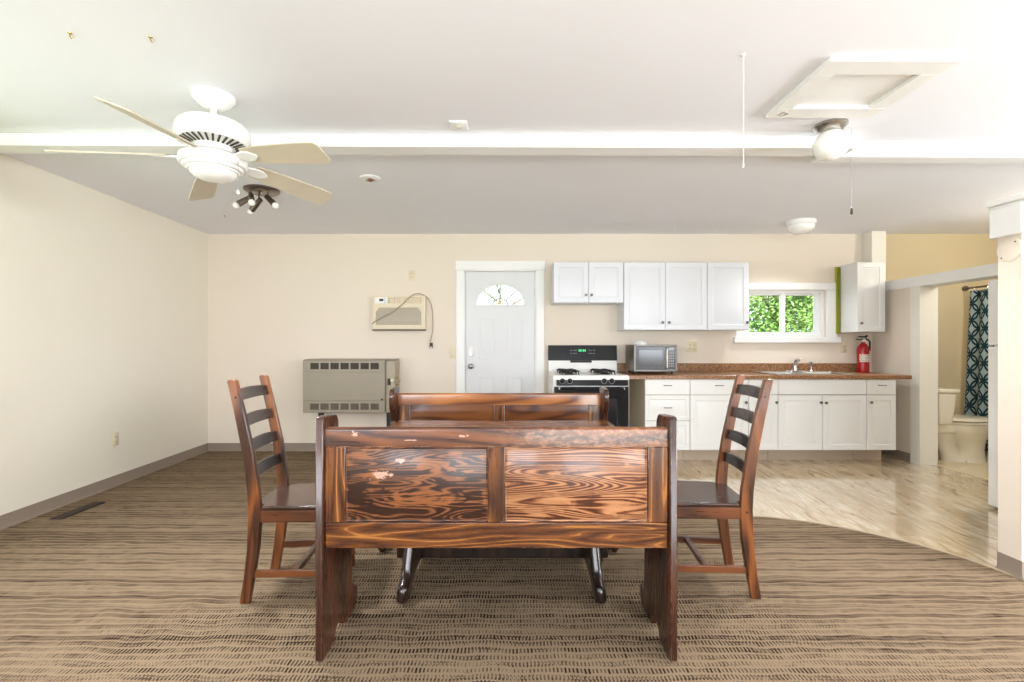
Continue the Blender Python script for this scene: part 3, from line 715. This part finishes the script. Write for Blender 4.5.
for x in (-.19, .19):
    for y in (.05, .32): obj('foot', MB().cyl((x, y, 0), (x, y, .03), .014, n=12), 'black_soft', t)
t = thing('white_dish', 'small white upturned dish lying on top of the microwave', 'dish', (1.41, 5.1, 1.2135))
obj('bowl', MB().lathe([(.068, 0), (.066, .012), (.055, .025), (.035, .033), (.002, .034)], (0, 0, 0), 28), 'white_plastic', t)
obj('foot_ring', MB().lathe([(.03, .032), (.03, .039), (.026, .039), (.026, .032)], (0, 0, 0), 24), 'white_plastic', t)

# fire extinguisher
t = thing('fire_extinguisher', 'red fire extinguisher standing at the right end of the worktop', 'fire extinguisher', (3.965, 5.36, .9055))
obj('cylinder', MB().lathe([(.05, 0), (.056, .006), (.057, .25), (.052, .28), (.035, .308), (.02, .322), (.018, .336)], (0, 0, 0), 28), 'red', t)
lb = MB(); n_ = 16
for z0_, z1_ in ((.115, .20),):
    A = [lb.bm.verts.new((.0578*math.cos(R(-160+140*k/n_)), .0578*math.sin(R(-160+140*k/n_)), z0_)) for k in range(n_+1)]
    B = [lb.bm.verts.new((.0578*math.cos(R(-160+140*k/n_)), .0578*math.sin(R(-160+140*k/n_)), z1_)) for k in range(n_+1)]
    for k in range(n_): lb.face([A[k], A[k+1], B[k+1], B[k]])
obj('label_sticker', lb, 'label', t)
obj('valve', MB().lathe([(.016, .33), (.018, .345), (.018, .365), (.012, .375)], (0, 0, 0), 16), 'nickel', t)
obj('gauge', MB().lathe([(.014, 0), (.014, -.012), (.002, -.013)], (0, -.016, .355), 16, 'y'), 'white_plastic', t)
obj('handle', MB().prism([(-.075, .372), (-.07, .36), (.0, .362), (.03, .36), (.045, .372), (.03, .378), (.0, .372)], 'y', -.011, .011), 'black_soft', t, .002)
obj('squeeze_lever', MB().prism([(-.055, .395), (.0, .385), (.035, .385), (.05, .41), (.04, .415), (.02, .40), (-.05, .405)], 'y', -.01, .01), 'black_soft', t, .002)
obj('hose', MB().tube([(.016, 0, .355), (.05, -.005, .365), (.068, -.01, .34), (.068, -.01, .28), (.06, -.012, .24)], [.008, .009, .009, .009, .012], 10), 'black_soft', t)

# ------------------------------------------------------------------ wall heater and air conditioner
t = thing('wall_heater', 'beige grey gas heater with slotted vents on the back wall', 'heater', (-1.735, WY, .47))
xa, xb, xc = -.501, .398, .50; h_ = .577; fy = -.25
obj('cabinet', MB().box(xa, xb, fy+.008, -.004, 0, h_-.006), 'heater', t, .008)
obj('front_cover', MB().raised(xa+.006, xb-.004, .135, h_-.135, fy, .01, prof=[(0, .01), (0, .002), (.002, 0)]), 'heater', t)
for z0_, nm in ((h_-.13, 'top_grille'), (.006, 'bottom_grille')):
    g = MB(); xs = [-.415+i*.109 for i in range(7)]; zz0, zz1 = z0_+.028, z0_+.097
    edges_ = [xa+.01]
    for x in xs: edges_ += [x, x+.092]
    edges_.append(xb-.008)
    for i in range(0, len(edges_), 2): g.box(edges_[i], edges_[i+1], fy-.002, fy+.008, z0_, z0_+.122)
    for x in xs: g.box(x, x+.092, fy-.002, fy+.008, z0_, zz0); g.box(x, x+.092, fy-.002, fy+.008, zz1, z0_+.122)
    o = obj(nm, g, 'heater', t)
    s2 = MB()
    for x in xs:
        s2.box(x, x+.092, fy+.005, fy+.0078, zz0, zz1)
    obj('grille_opening', s2, 'slot' if z0_ < .2 else 'dark', o)
obj('top_cap', MB().prism([(fy+.004, h_-.006), (-.004, h_-.006), (-.004, h_+.008), (fy+.04, h_+.004)], 'x', xa+.005, xc-.004), 'heater', t, .002)
sd = obj('control_side', MB().box(xb+.002, xc, fy+.03, -.004, .0, h_-.008), 'heater_side', t, .006)
obj('control_plate', MB().box(xb+.02, xb+.055, fy+.022, fy+.032, .30, .37), 'dark', sd, .002)
obj('gas_knob', MB().lathe([(.022, 0), (.022, -.02), (.018, -.026), (.002, -.027)], (xb+.075, fy+.03, .355), 18, 'y'), 'almond', sd)
obj('gas_tube', MB().tube([(xc-.01, fy+.06, .38), (xc+.03, fy+.06, .38), (xc+.045, fy+.06, .35), (xc+.035, fy+.06, .31), (xc-.01, fy+.06, .30)], .006, 8), 'brass', sd)
obj('latch_screw', MB().lathe([(.012, 0), (.01, -.006), (.001, -.007)], (xb-.035, fy, .145), 12, 'y'), 'dark', t)
obj('support_leg', MB().box(-.35, -.30, -.20, -.15, -.47, -.002).box(-.37, -.28, -.22, -.13, -.47, -.455), 'black_soft', t, .003)
obj('support_leg', MB().box(.40, .45, -.20, -.15, -.47, -.002).box(.38, .47, -.22, -.13, -.47, -.455), 'black_soft', t, .003)

t = thing('air_conditioner', 'cream through-wall air conditioner with a loose cord, above the heater', 'air conditioner', (-1.225, WY, 1.383))
w2 = .295; hA = .378; ay = -.075
obj('housing', MB().box(-w2, w2, ay+.012, -.002, 0, hA), 'ac', t, .006)
fr_ = MB(); gx0, gx1, gz0, gz1 = -w2+.035, w2-.045, .05, .245
fr_.box(-w2, gx0, ay, ay+.014, .012, hA).box(gx1, w2, ay, ay+.014, .012, hA).box(gx0, gx1, ay, ay+.014, .012, gz0).box(gx0, gx1, ay, ay+.014, gz1, .292).box(gx0, gx1, ay, ay+.014, .36, hA)
fr_.box(gx0, -.125, ay, ay+.014, .292, .36)
fr_.prism([(gx0, gz1), (gx0, gz1-.05), (gx0+.04, gz1)], 'y', ay, ay+.014).prism([(gx1, gz1), (gx1-.04, gz1), (gx1, gz1-.05)], 'y', ay, ay+.014)
obj('front_bezel', fr_, 'ac', t, .002)
g = MB()
for k in range(16): g.box(gx0, gx1, ay+.004, ay+.0135, gz0+.004+k*.0121, gz0+.012+k*.0121)
obj('intake_grille', g, 'ac_grille', t)
g = MB()
for k in range(13): g.prism([(-.12+k*.029, ay+.001), (-.112+k*.029, ay+.001), (-.106+k*.029, ay+.0135), (-.114+k*.029, ay+.0135)], 'z', .294, .358)
g.box(.03, .05, ay-.001, ay+.0135, .294, .358)
obj('outlet_louvre', g, 'ac', t)
obj('louvre_recess', MB().box(-.125, gx1, ay+.0138, ay+.016, .29, .362), 'dark', t)
pn = obj('control_panel', MB().box(gx0-.012, -.128, ay-.003, ay+.002, .292, .362), 'white_plastic', t, .002)
obj('display', MB().box(-.22, -.175, ay-.005, ay-.002, .318, .345), 'dark', pn)
obj('button', MB().box(-.165, -.15, ay-.005, ay-.002, .30, .308).box(-.165, -.15, ay-.005, ay-.002, .32, .328).box(-.165, -.15, ay-.005, ay-.002, .34, .348), 'key', pn)
obj('drip_edge', MB().box(-w2-.008, w2, ay-.004, -.002, -.012, .002), 'slot', t, .002)
cpts = [(-.30, -.03, .065), (-.31, -.06, .068), (-.285, -.095, .075), (-.2, -.095, .13), (-.06, -.095, .20), (.06, -.092, .30), (.13, -.09, .37), (.18, -.085, .405), (.25, -.07, .405), (.32, -.04, .36), (.36, -.03, .29), (.372, -.03, .15), (.375, -.03, .0), (.36, -.03, -.08), (.345, -.03, -.12), (.352, -.03, -.155)]
cd_ = obj('power_cord', MB().tube(cpts, .0065, 8), M.setdefault('cord', plain('grey_brown_cord', lin(178, 160, 138), .5)), t)
sb = cd_.modifiers.new('smooth', 'SUBSURF'); sb.levels = 1; sb.render_levels = 2
obj('plug', MB().box(.338, .37, -.045, -.015, -.19, -.15).box(.335, .343, -.035, -.025, -.21, -.19).box(.365, .373, -.035, -.025, -.21, -.19), 'dark', t, .003)

# ------------------------------------------------------------------ plates on the walls
def plate(label, loc, rz, w_=.07, h_=.115, kind='outlet', mat='almond'):
    t = thing('outlet_plate' if kind == 'outlet' else 'switch_plate', label, 'outlet' if kind == 'outlet' else 'switch', loc, rz)
    obj('cover', MB().raised(-w_/2, w_/2, -h_/2, h_/2, -.006, .006, prof=[(0, .006), (.0, .003), (.004, 0)]), mat, t)
    n = max(1, round(w_/.07))
    for i in range(n):
        cx_ = (i-(n-1)/2)*.046
        if kind == 'outlet':
            for z in (-.02, .02):
                o = obj('socket', MB().lathe([(.0165, 0), (.0165, -.003), (.015, -.004), (.001, -.004)], (cx_, -.006, z), 16, 'y', sy=.85), mat, t)
                obj('slot', MB().box(cx_-.008, cx_-.005, -.0108, -.0095, z-.004, z+.006).box(cx_+.005, cx_+.008, -.0108, -.0095, z-.004, z+.006), 'dark', o)
        else:
            obj('toggle', MB().prism([(-.006, -.012), (-.006, .012), (-.016, .012), (-.012, 0)], 'x', cx_-.005, cx_+.005), 'white_plastic', t)
            obj('screw', MB().cyl((cx_, -.0075, .03), (cx_, -.006, .03), .003, n=8).cyl((cx_, -.0075, -.03), (cx_, -.006, -.03), .003, n=8), 'dark', t)
    return t
plate('almond light switch on the wall left of the entry door', (-.632, WY, 1.118), 0, kind='switch')
plate('cream outlet high on the wall above the air conditioner', (-1.094, WY, 2.0), 0, mat='ac')
plate('almond double outlet on the wall right of the microwave', (2.09, WY, 1.187), 0, .118, .118)
plate('almond outlet under the kitchen window\'s right side', (3.825, WY, 1.175), 0)
plate('almond outlet low on the left wall', (lx(4.118), 4.118, .405), R(90)+.0354)

# floor register
t = thing('floor_register', 'dark brown metal floor register beside the left wall', 'vent', (-3.148, 3.52, .0005))
obj('frame', frame(MB(), -.055, .055, -.19, .19, .012, .012, 0, .006), 'register', t)
for o in t.children: o.rotation_euler = (R(-90), 0, 0); o.location = (0, 0, 0)
g = MB()
for k in range(20): g.box(-.044, .044, -.175+k*.0178, -.165+k*.0178, .001, .005)
obj('louvre', g, 'register', t)
obj('duct_well', MB().box(-.044, .044, -.178, .178, .0, .001), 'black_soft', t)

# ------------------------------------------------------------------ ceiling: fan
FZ = 2.15
t = thing('ceiling_fan', 'white ceiling fan with five pale blades and a light', 'ceiling fan', (-1.49, 2.43, CZ))
z = lambda a: a-CZ
obj('canopy', MB().lathe([(.098, 0), (.10, -.008), (.096, -.02), (.07, -.045), (.045, -.062), (.035, -.068), (.012, -.068)], (0, 0, 0), 36), 'white_enamel', t)
obj('downrod', MB().cyl((0, 0, -.065), (0, 0, z(2.335)), .014), 'white_enamel', t)
obj('motor_housing', MB().lathe([(.015, z(2.345)), (.10, z(2.338)), (.15, z(2.325)), (.168, z(2.30)), (.170, z(2.265)), (.155, z(2.248)), (.15, z(2.235)), (.09, z(2.215)), (.02, z(2.215))], (0, 0, 0), 40), 'white_enamel', t)
v_ = MB()
for k in range(30):
    a = 2*PI*k/30; ca, sa = math.cos(a), math.sin(a); q = [(.146, z(2.2315)), (.098, z(2.2165)), (.098, z(2.2125)), (.147, z(2.2275))]
    v_.loft([[(r_*ca-s_*.0045*sa, r_*sa+s_*.0045*ca, zz) for r_, zz in q] for s_ in (-1, 1)])
obj('vent_slot', v_, 'dark', t)['kind'] = 'stuff'
obj('flywheel', MB().lathe([(.085, z(2.216)), (.088, z(2.19)), (.08, z(2.18)), (.02, z(2.18))], (0, 0, 0), 32), 'white_enamel', t)
obj('switch_housing', MB().lathe([(.075, z(2.182)), (.13, z(2.172)), (.152, z(2.155)), (.155, z(2.125)), (.148, z(2.115)), (.135, z(2.113)), (.132, z(2.10)), (.118, z(2.095)), (.115, z(2.088)), (.02, z(2.088))], (0, 0, 0), 40), 'white_enamel', t)
obj('light_dome', MB().lathe([(.106, z(2.09)), (.102, z(2.075)), (.08, z(2.058)), (.045, z(2.048)), (.002, z(2.045))], (0, 0, 0), 36), 'globe', t)
for k in range(5):
    a = R(199.3+72*k)
    o = bpy.data.objects.new('blade', None)
    Mx = Matrix.Rotation(a, 4, 'Z') @ Matrix.Translation((0, 0, z(FZ+.02))) @ Matrix.Rotation(R(5), 4, 'Y') @ Matrix.Rotation(R(-20), 4, 'X')
    out = [(.20, -.045), (.30, -.058), (.55, -.070)]+[(.645, -.068), (.662, -.05), (.664, .045), (.655, .062), (.63, .07)]+[(.55, .070), (.30, .058), (.20, .045)]
    mb = MB().prism(out, 'z', -.003, .003); mb.bm.transform(Mx)
    bl = obj('blade', mb, 'blade', t)
    ir = MB().loft([[(.07, -.022, -.006), (.07, .022, -.006), (.07, .022, .006), (.07, -.022, .006)], [(.14, -.014, -.012), (.14, .014, -.012), (.14, .014, .0), (.14, -.014, .0)], [(.20, -.034, -.012), (.20, .034, -.012), (.20, .034, -.0035), (.20, -.034, -.0035)], [(.24, -.032, -.010), (.24, .032, -.010), (.24, .032, -.0035), (.24, -.032, -.0035)], [(.275, -.008, -.008), (.275, .008, -.008), (.275, .008, -.0035), (.275, -.008, -.0035)]])
    ir.bm.transform(Mx)
    obj('blade_iron', ir, 'white_enamel', bl, .003)
pc = MB().tube([(.15, -.05, z(2.125)), (.152, -.05, z(2.10)), (.152, -.05, z(1.98))], .0018, 6)
ch = obj('pull_chain', pc, 'nickel', t)
obj('chain_bob', MB().sphere((.152, -.05, z(1.972)), .007, rz=.012, n=10, m=6), 'frost', ch)

# globe light
t = thing('globe_light', 'round opal globe light on a nickel base between the attic hatch and the ceiling beam', 'ceiling light', (1.845, 2.745, CZ))
obj('fitter', MB().lathe([(.085, 0), (.088, -.012), (.07, -.03), (.055, -.04), (.055, -.05), (.03, -.052)], (0, 0, 0), 32), 'nickel', t)
obj('globe', MB().lathe([(.05, -.045), (.07, -.065), (.088, -.098), (.091, -.125), (.082, -.16), (.06, -.185), (.03, -.198), (.002, -.201)], (0, 0, 0), 36), 'globe', t)
ch = obj('pull_chain', MB().tube([(.04, -.06, -.04), (.05, -.095, -.06), (.05, -.097, -.5)], .001, 6), 'nickel', t)
obj('chain_bob', MB().lathe([(.002, -.5), (.006, -.51), (.007, -.535), (.002, -.54)], (.05, -.097, 0), 10), 'dark', ch)
# dome light by the kitchen
t = thing('dome_light', 'white shallow dome light on the ceiling near the kitchen window', 'ceiling light', (2.99, 4.9, CZ))
obj('base_ring', MB().lathe([(.135, 0), (.138, -.015), (.132, -.04), (.12, -.045), (.02, -.045)], (0, 0, 0), 36), 'white_plastic', t)
obj('shade', MB().lathe([(.122, -.044), (.125, -.07), (.11, -.10), (.075, -.122), (.035, -.13), (.002, -.131)], (0, 0, 0), 36), 'globe', t)
lamp('dome_lamp', 'AREA', (2.99, 4.9, CZ-.134), (0, 0, 0), 4.5, (.95, .97, 1), .22)
lamp('globe_lamp', 'AREA', (1.845, 2.745, CZ-.206), (0, 0, 0), 9, (.95, .97, 1), .12)
lamp('fan_lamp', 'AREA', (-1.49, 2.43, CZ-.435), (0, 0, 0), 10, (.95, .97, 1), .18)
# spot cluster
t = thing('spotlight_fixture', 'dark metal ceiling fixture with four small spotlights, behind the fan', 'ceiling light', (-2.0, 3.9, CZ))
obj('canopy', MB().lathe([(.135, 0), (.136, -.012), (.12, -.022), (.002, -.024)], (0, 0, 0), 36), 'bronze', t)
obj('screw', MB().sphere((.0, 0, -.026), .008, n=10, m=6), 'nickel', t)
for (bx, by, dx, dy) in ((-.09, -.02, -.8, -.5), (-.05, -.07, .45, -.75), (.06, -.02, .8, -.4), (-.06, .07, -.9, .4)):
    h = obj('spot_head', MB().cyl((bx, by, -.02), (bx, by, -.075), .007, n=8).cyl((bx-dx*.02, by-dy*.02, -.06), (bx+dx*.085, by+dy*.085, -.135), .02, .026, 16), 'bronze', t)
    obj('bulb', MB().sphere((bx+dx*.10, by+dy*.10, -.147), .026, n=14, m=8), 'globe', h)
# sprinkler, vent plate, hatch, cords, hooks
t = thing('ceiling_sensor', 'small round ceiling sprinkler plate right of the fan', 'sprinkler', (-1.04, 3.626, CZ))
obj('plate', MB().lathe([(.078, 0), (.076, -.006), (.045, -.014), (.04, -.010), (.02, -.010)], (0, 0, 0), 32), 'white_plastic', t)
obj('head', MB().lathe([(.018, -.008), (.02, -.02), (.012, -.026), (.002, -.026)], (0, 0, 0), 16).box(-.03, .03, -.004, .004, -.022, -.016), M.setdefault('redbrown', plain('red_brown_metal', lin(140, 96, 84), .4, .4)), t)
t = thing('ceiling_cover_plate', 'small square white cover plate on the ceiling by the beam', 'cover plate', (-.281, 2.75, CZ))
obj('cover', MB().loft([[(-.05, -.055, 0), (.05, -.055, 0), (.05, .055, 0), (-.05, .055, 0)], [(-.05, -.055, -.006), (.05, -.055, -.006), (.05, .055, -.006), (-.05, .055, -.006)], [(-.044, -.049, -.01), (.044, -.049, -.01), (.044, .049, -.01), (-.044, .049, -.01)]]), 'white_plastic', t)
obj('jack', MB().box(-.012, .012, -.012, .012, -.016, -.009), 'almond', t, .002)
t = thing('attic_hatch', 'white framed square attic hatch in the ceiling at the upper right', 'hatch', (1.69, 2.355, CZ))
hf = MB(); ox, oy, ixx, iyy = .285, .265, .198, .157
hf.box(-ox, ox, -oy, -iyy, -.022, 0).box(-ox, ox, iyy, oy, -.022, 0).box(-ox, -ixx, -iyy, iyy, -.022, 0).box(ixx, ox, -iyy, iyy, -.022, 0)
obj('frame', hf, 'trim', t, .002)
obj('hatch_panel', MB().box(-ixx+.004, ixx-.004, -iyy+.004, iyy-.004, -.004, 0), 'trim', t)
obj('ring_pull', MB().tube([(-.215+.018*math.cos(2*PI*k/16), .21+.018*math.sin(2*PI*k/16), -.024) for k in range(16)], .0025, 6, closed=True), 'nickel', t)
t = thing('ceiling_pull_cord', 'thin white pull cord hanging from the ceiling left of the hatch', 'cord', (1.02, 2.08, CZ))
obj('eyelet', MB().lathe([(.01, 0), (.009, -.006), (.002, -.008)], (0, 0, 0), 12), 'white_plastic', t)
obj('cord', MB().tube([(0, 0, -.005), (.001, 0, -.25), (0, 0, -.47)], .0013, 6), 'white_plastic', t)
obj('toggle', MB().lathe([(.0015, -.465), (.003, -.47), (.0035, -.485), (.0015, -.49)], (0, 0, 0), 10), 'white_plastic', t)
for lab, (hx, hy) in (('tiny brass hook in the ceiling, leftmost of the three near the fan', (-1.766, 1.935)), ('second tiny brass hook from the left in the ceiling, nearer than the fan', (-1.46, 1.96)), ('tiny brass hook in the ceiling beyond the fan, left of the spotlights', (-2.76, 4.67))):
    t = thing('ceiling_hook', lab, 'hook', (hx, hy, CZ))
    obj('collar', MB().lathe([(.008, 0), (.007, -.003), (.003, -.005)], (0, 0, 0), 12), 'brass', t)
    obj('hook', MB().tube([(0, 0, -.004), (0, 0, -.012), (.006, 0, -.022), (.012, 0, -.018), (.013, 0, -.01)], .0022, 6), 'brass', t)
# round cover on the partition end
t = thing('round_cover_plate', 'round painted cover plate on the partition end at the right edge', 'cover plate', (2.666, 2.551, 1.722))
obj('disc', MB().lathe([(.064, 0), (.064, -.004), (.058, -.007), (.002, -.007)], (0, 0, 0), 36, 'x'), 'wall', t)
obj('screw', MB().cyl((-.009, -.035, .035), (-.006, -.035, .035), .004, n=8).cyl((-.009, .035, -.04), (-.006, .035, -.04), .004, n=8), 'dark', t)

# ------------------------------------------------------------------ fridge behind the partition
t = thing('refrigerator', 'white two-door refrigerator behind the partition at the right edge', 'refrigerator', (3.545, 3.19, .004))
obj('cabinet', MB().box(.06, .66, -.38, .375, .03, 1.69), 'white_enamel', t, .008)
def fdoor(z0, z1):
    pts = []
    for k in range(9):
        u = -1+2*k/8; pts.append((.022*(u*u)-.004, u*.375))
    pl = [(.055, -.375)]+pts+[(.055, .375)]
    return MB().prism([(x, y) for x, y in pl], 'z', z0, z1)
for z0_, z1_, hz in ((.025, 1.195, (.82, 1.16)), (1.208, 1.685, (1.23, 1.48))):
    d_ = obj('door', fdoor(z0_, z1_), 'white_enamel', t, .006)
    obj('handle', MB().tube([(.0, -.31, hz[0]), (-.035, -.31, hz[0]+.02), (-.035, -.31, hz[1]-.02), (.0, -.31, hz[1])], .012, 10), 'white_plastic', d_)
obj('hinge_cover', MB().box(.02, .10, -.37, -.30, 1.69, 1.705), 'white_plastic', t, .003)
for y in (-.33, .33): obj('foot', MB().cyl((.12, y, 0), (.12, y, .03), .02).cyl((.6, y, 0), (.6, y, .03), .02), 'black_soft', t)

# ------------------------------------------------------------------ bathroom: toilet, curtain, tub
t = thing('toilet', 'bone white toilet seen through the bathroom opening', 'toilet', (4.315, 5.0, .004))
obj('tank', MB().loft([[(x, y, zz) for x, y in p] for zz, p in ((.40, [(.03, -.175), (.17, -.165), (.17, .165), (.03, .175)]), (.58, [(.015, -.19), (.185, -.18), (.185, .18), (.015, .19)]), (.725, [(.01, -.195), (.195, -.185), (.195, .185), (.01, .195)]))]), 'porcelain', t, .02, seg=3)
obj('tank_lid', MB().box(.0, .21, -.205, .205, .726, .765), 'porcelain', t, .012, seg=3)
obj('flush_lever', MB().cyl((.196, -.13, .67), (.21, -.13, .67), .012, n=12).tube([(.21, -.13, .67), (.215, -.10, .665), (.215, -.05, .655)], .006, 8), 'chrome', t)
def egg(cx_, rx, ry, z_, n=28, k=.12):
    return [(cx_+rx*math.cos(2*PI*i/n), ry*math.sin(2*PI*i/n)*(1-k*math.cos(2*PI*i/n)), z_) for i in range(n)]
obj('bowl', MB().loft([egg(.48, .165, .11, 0), egg(.48, .155, .10, .05), egg(.48, .15, .10, .14), egg(.465, .175, .125, .22), egg(.44, .235, .160, .30), egg(.43, .262, .186, .36), egg(.43, .264, .187, .398), egg(.43, .20, .14, .398), egg(.43, .15, .10, .30), egg(.43, .06, .05, .22)]), 'porcelain', t)
obj('bowl_shelf', MB().box(.06, .30, -.12, .12, .30, .398), 'porcelain', t, .03, seg=3)
obj('trapway', MB().loft([egg(.33, .13, .075, 0), egg(.32, .12, .065, .03), egg(.28, .10, .055, .10), egg(.24, .10, .06, .18), egg(.24, .13, .075, .26), egg(.26, .14, .09, .31)]), 'porcelain', t)
obj('seat_ring', MB().loft([egg(.435, .275, .195, .402), egg(.435, .278, .198, .412), egg(.435, .252, .188, .422), egg(.435, .17, .11, .422), egg(.435, .17, .11, .402)], closed=True), 'porcelain', t)
obj('seat_lid', MB().loft([egg(.43, .272, .192, .431), egg(.43, .282, .20, .438), egg(.43, .28, .198, .448), egg(.43, .262, .184, .457), egg(.43, .15, .1, .462)]), 'porcelain', t)
obj('bolt_cap', MB().sphere((.36, -.115, .02), .014, n=10, m=6), 'white_plastic', t)
t = thing('shower_curtain', 'teal and white lattice patterned shower curtain hanging beside the toilet', 'curtain', (5.2, 4.76, .06))
cu = MB(); Lc = 90; rows = 14
vs = [[cu.bm.verts.new((.028*math.sin(k*.62+.4*math.sin(j*.35))*(.55+.45*(1-j/rows))-.05*(1-j/rows), -.66+1.28*k/Lc+.05*(1-j/rows)*(k/Lc), 1.755*j/rows)) for k in range(Lc+1)] for j in range(rows+1)]
for j in range(rows):
    for k in range(Lc): cu.face([vs[j][k], vs[j][k+1], vs[j+1][k+1], vs[j+1][k]])
cl_ = obj('cloth', cu, 'curtain', t)
so = cl_.modifiers.new('thick', 'SOLIDIFY'); so.thickness = .002
for k in range(9):
    y = -.62+k*.15
    obj('curtain_ring', MB().tube([(.016*math.cos(2*PI*i/12), y, 1.785+.025*math.sin(2*PI*i/12)-.01) for i in range(12)], .0025, 6, closed=True), 'chrome', t)
t = thing('curtain_rod', 'metal rod the shower curtain hangs from', 'curtain rod', (5.2, 4.05, 1.85))
obj('rod', MB().cyl((0, -1.42, .0), (0, 1.405, .0), .011, n=14), 'bronze', t)
obj('flange', MB().cyl((0, 1.395, 0), (0, 1.418, 0), .03, n=18).cyl((0, -1.435, 0), (0, -1.41, 0), .03, n=18), 'bronze', t)
t = thing('bathtub', 'white bathtub behind the shower curtain', 'bathtub', (5.58, 4.55, .004))
obj('tub', MB().loft([rrect(-.31, .31, -.80, .80, .02, 0), rrect(-.31, .31, -.80, .80, .02, .45), rrect(-.30, .30, -.79, .79, .02, .46), rrect(-.25, .25, -.72, .72, .12, .46), rrect(-.2, .2, -.62, .62, .14, .10)]), 'white_enamel', t)
obj('tub_drain', MB().lathe([(.03, .10), (.028, .104), (.002, .104)], (0, -.5, 0), 18), 'chrome', t)

# ------------------------------------------------------------------ trees outside the window
def tree(label, loc, h_, rad, n, mat, seed, group='trees behind the house'):
    rnd = random.Random(seed)
    t = thing('leafy_tree', label, 'tree', loc, rnd.random()*6, group)
    tk = MB().tube([(0, 0, 0), (.05, 0, h_*.3), (-.05, .05, h_*.6), (0, 0, h_*.85)], [.14, .11, .08, .03], 10)
    for k in range(7):
        a = k*2.4; zz = h_*(.3+.08*k)
        tk.tube([(0, 0, zz), (rad*.35*math.cos(a), rad*.35*math.sin(a), zz+.4), (rad*.7*math.cos(a), rad*.7*math.sin(a), zz+.7)], [.05, .035, .015], 6)
    obj('trunk', tk, 'bark', t)
    lf = bmesh.new()
    cl_ = [(Vector((rnd.uniform(-1, 1)*rad*.75, rnd.uniform(-1, 1)*rad*.75, rnd.uniform(.22, .9)*h_)), rnd.uniform(.35, .75)) for _ in range(46)]
    for i in range(n):
        c, r_ = cl_[i % len(cl_)]
        d = Vector((rnd.gauss(0, 1), rnd.gauss(0, 1), rnd.gauss(0, 1))).normalized()*(r_*rnd.random()**.4)
        p = c+d; s_ = rnd.uniform(.028, .055)
        u = Vector((rnd.gauss(0, 1), rnd.gauss(0, 1), rnd.gauss(0, .6))).normalized(); v = u.orthogonal().normalized(); v = (Matrix.Rotation(rnd.random()*6.3, 3, u) @ v)
        vs_ = [lf.verts.new(q) for q in (p-u*s_, p-v*s_*.45+v.cross(u)*s_*.12, p+u*s_, p+v*s_*.45+v.cross(u)*s_*.12)]
        lf.faces.new(vs_)
    mb = MB(); mb.bm.free(); mb.bm = lf
    me = bpy.data.meshes.new('foliage'); lf.to_mesh(me); lf.free(); me.materials.append(M[mat])
    o = bpy.data.objects.new('foliage', me); C.objects.link(o); o.parent = t
tree('green leafy tree seen through the left pane of the kitchen window', (5.2, 9.2, -.3), 4.6, 1.15, 20000, 'leafA', 3)
tree('yellow green leafy tree seen through the right pane of the kitchen window', (8.6, 12.6, -.3), 5.2, 1.5, 20000, 'leafB', 5)
tree('pale tree seen through the fanlight of the entry door', (-.3, 17.5, -.3), 4.2, 1.6, 6000, 'leafC', 11)
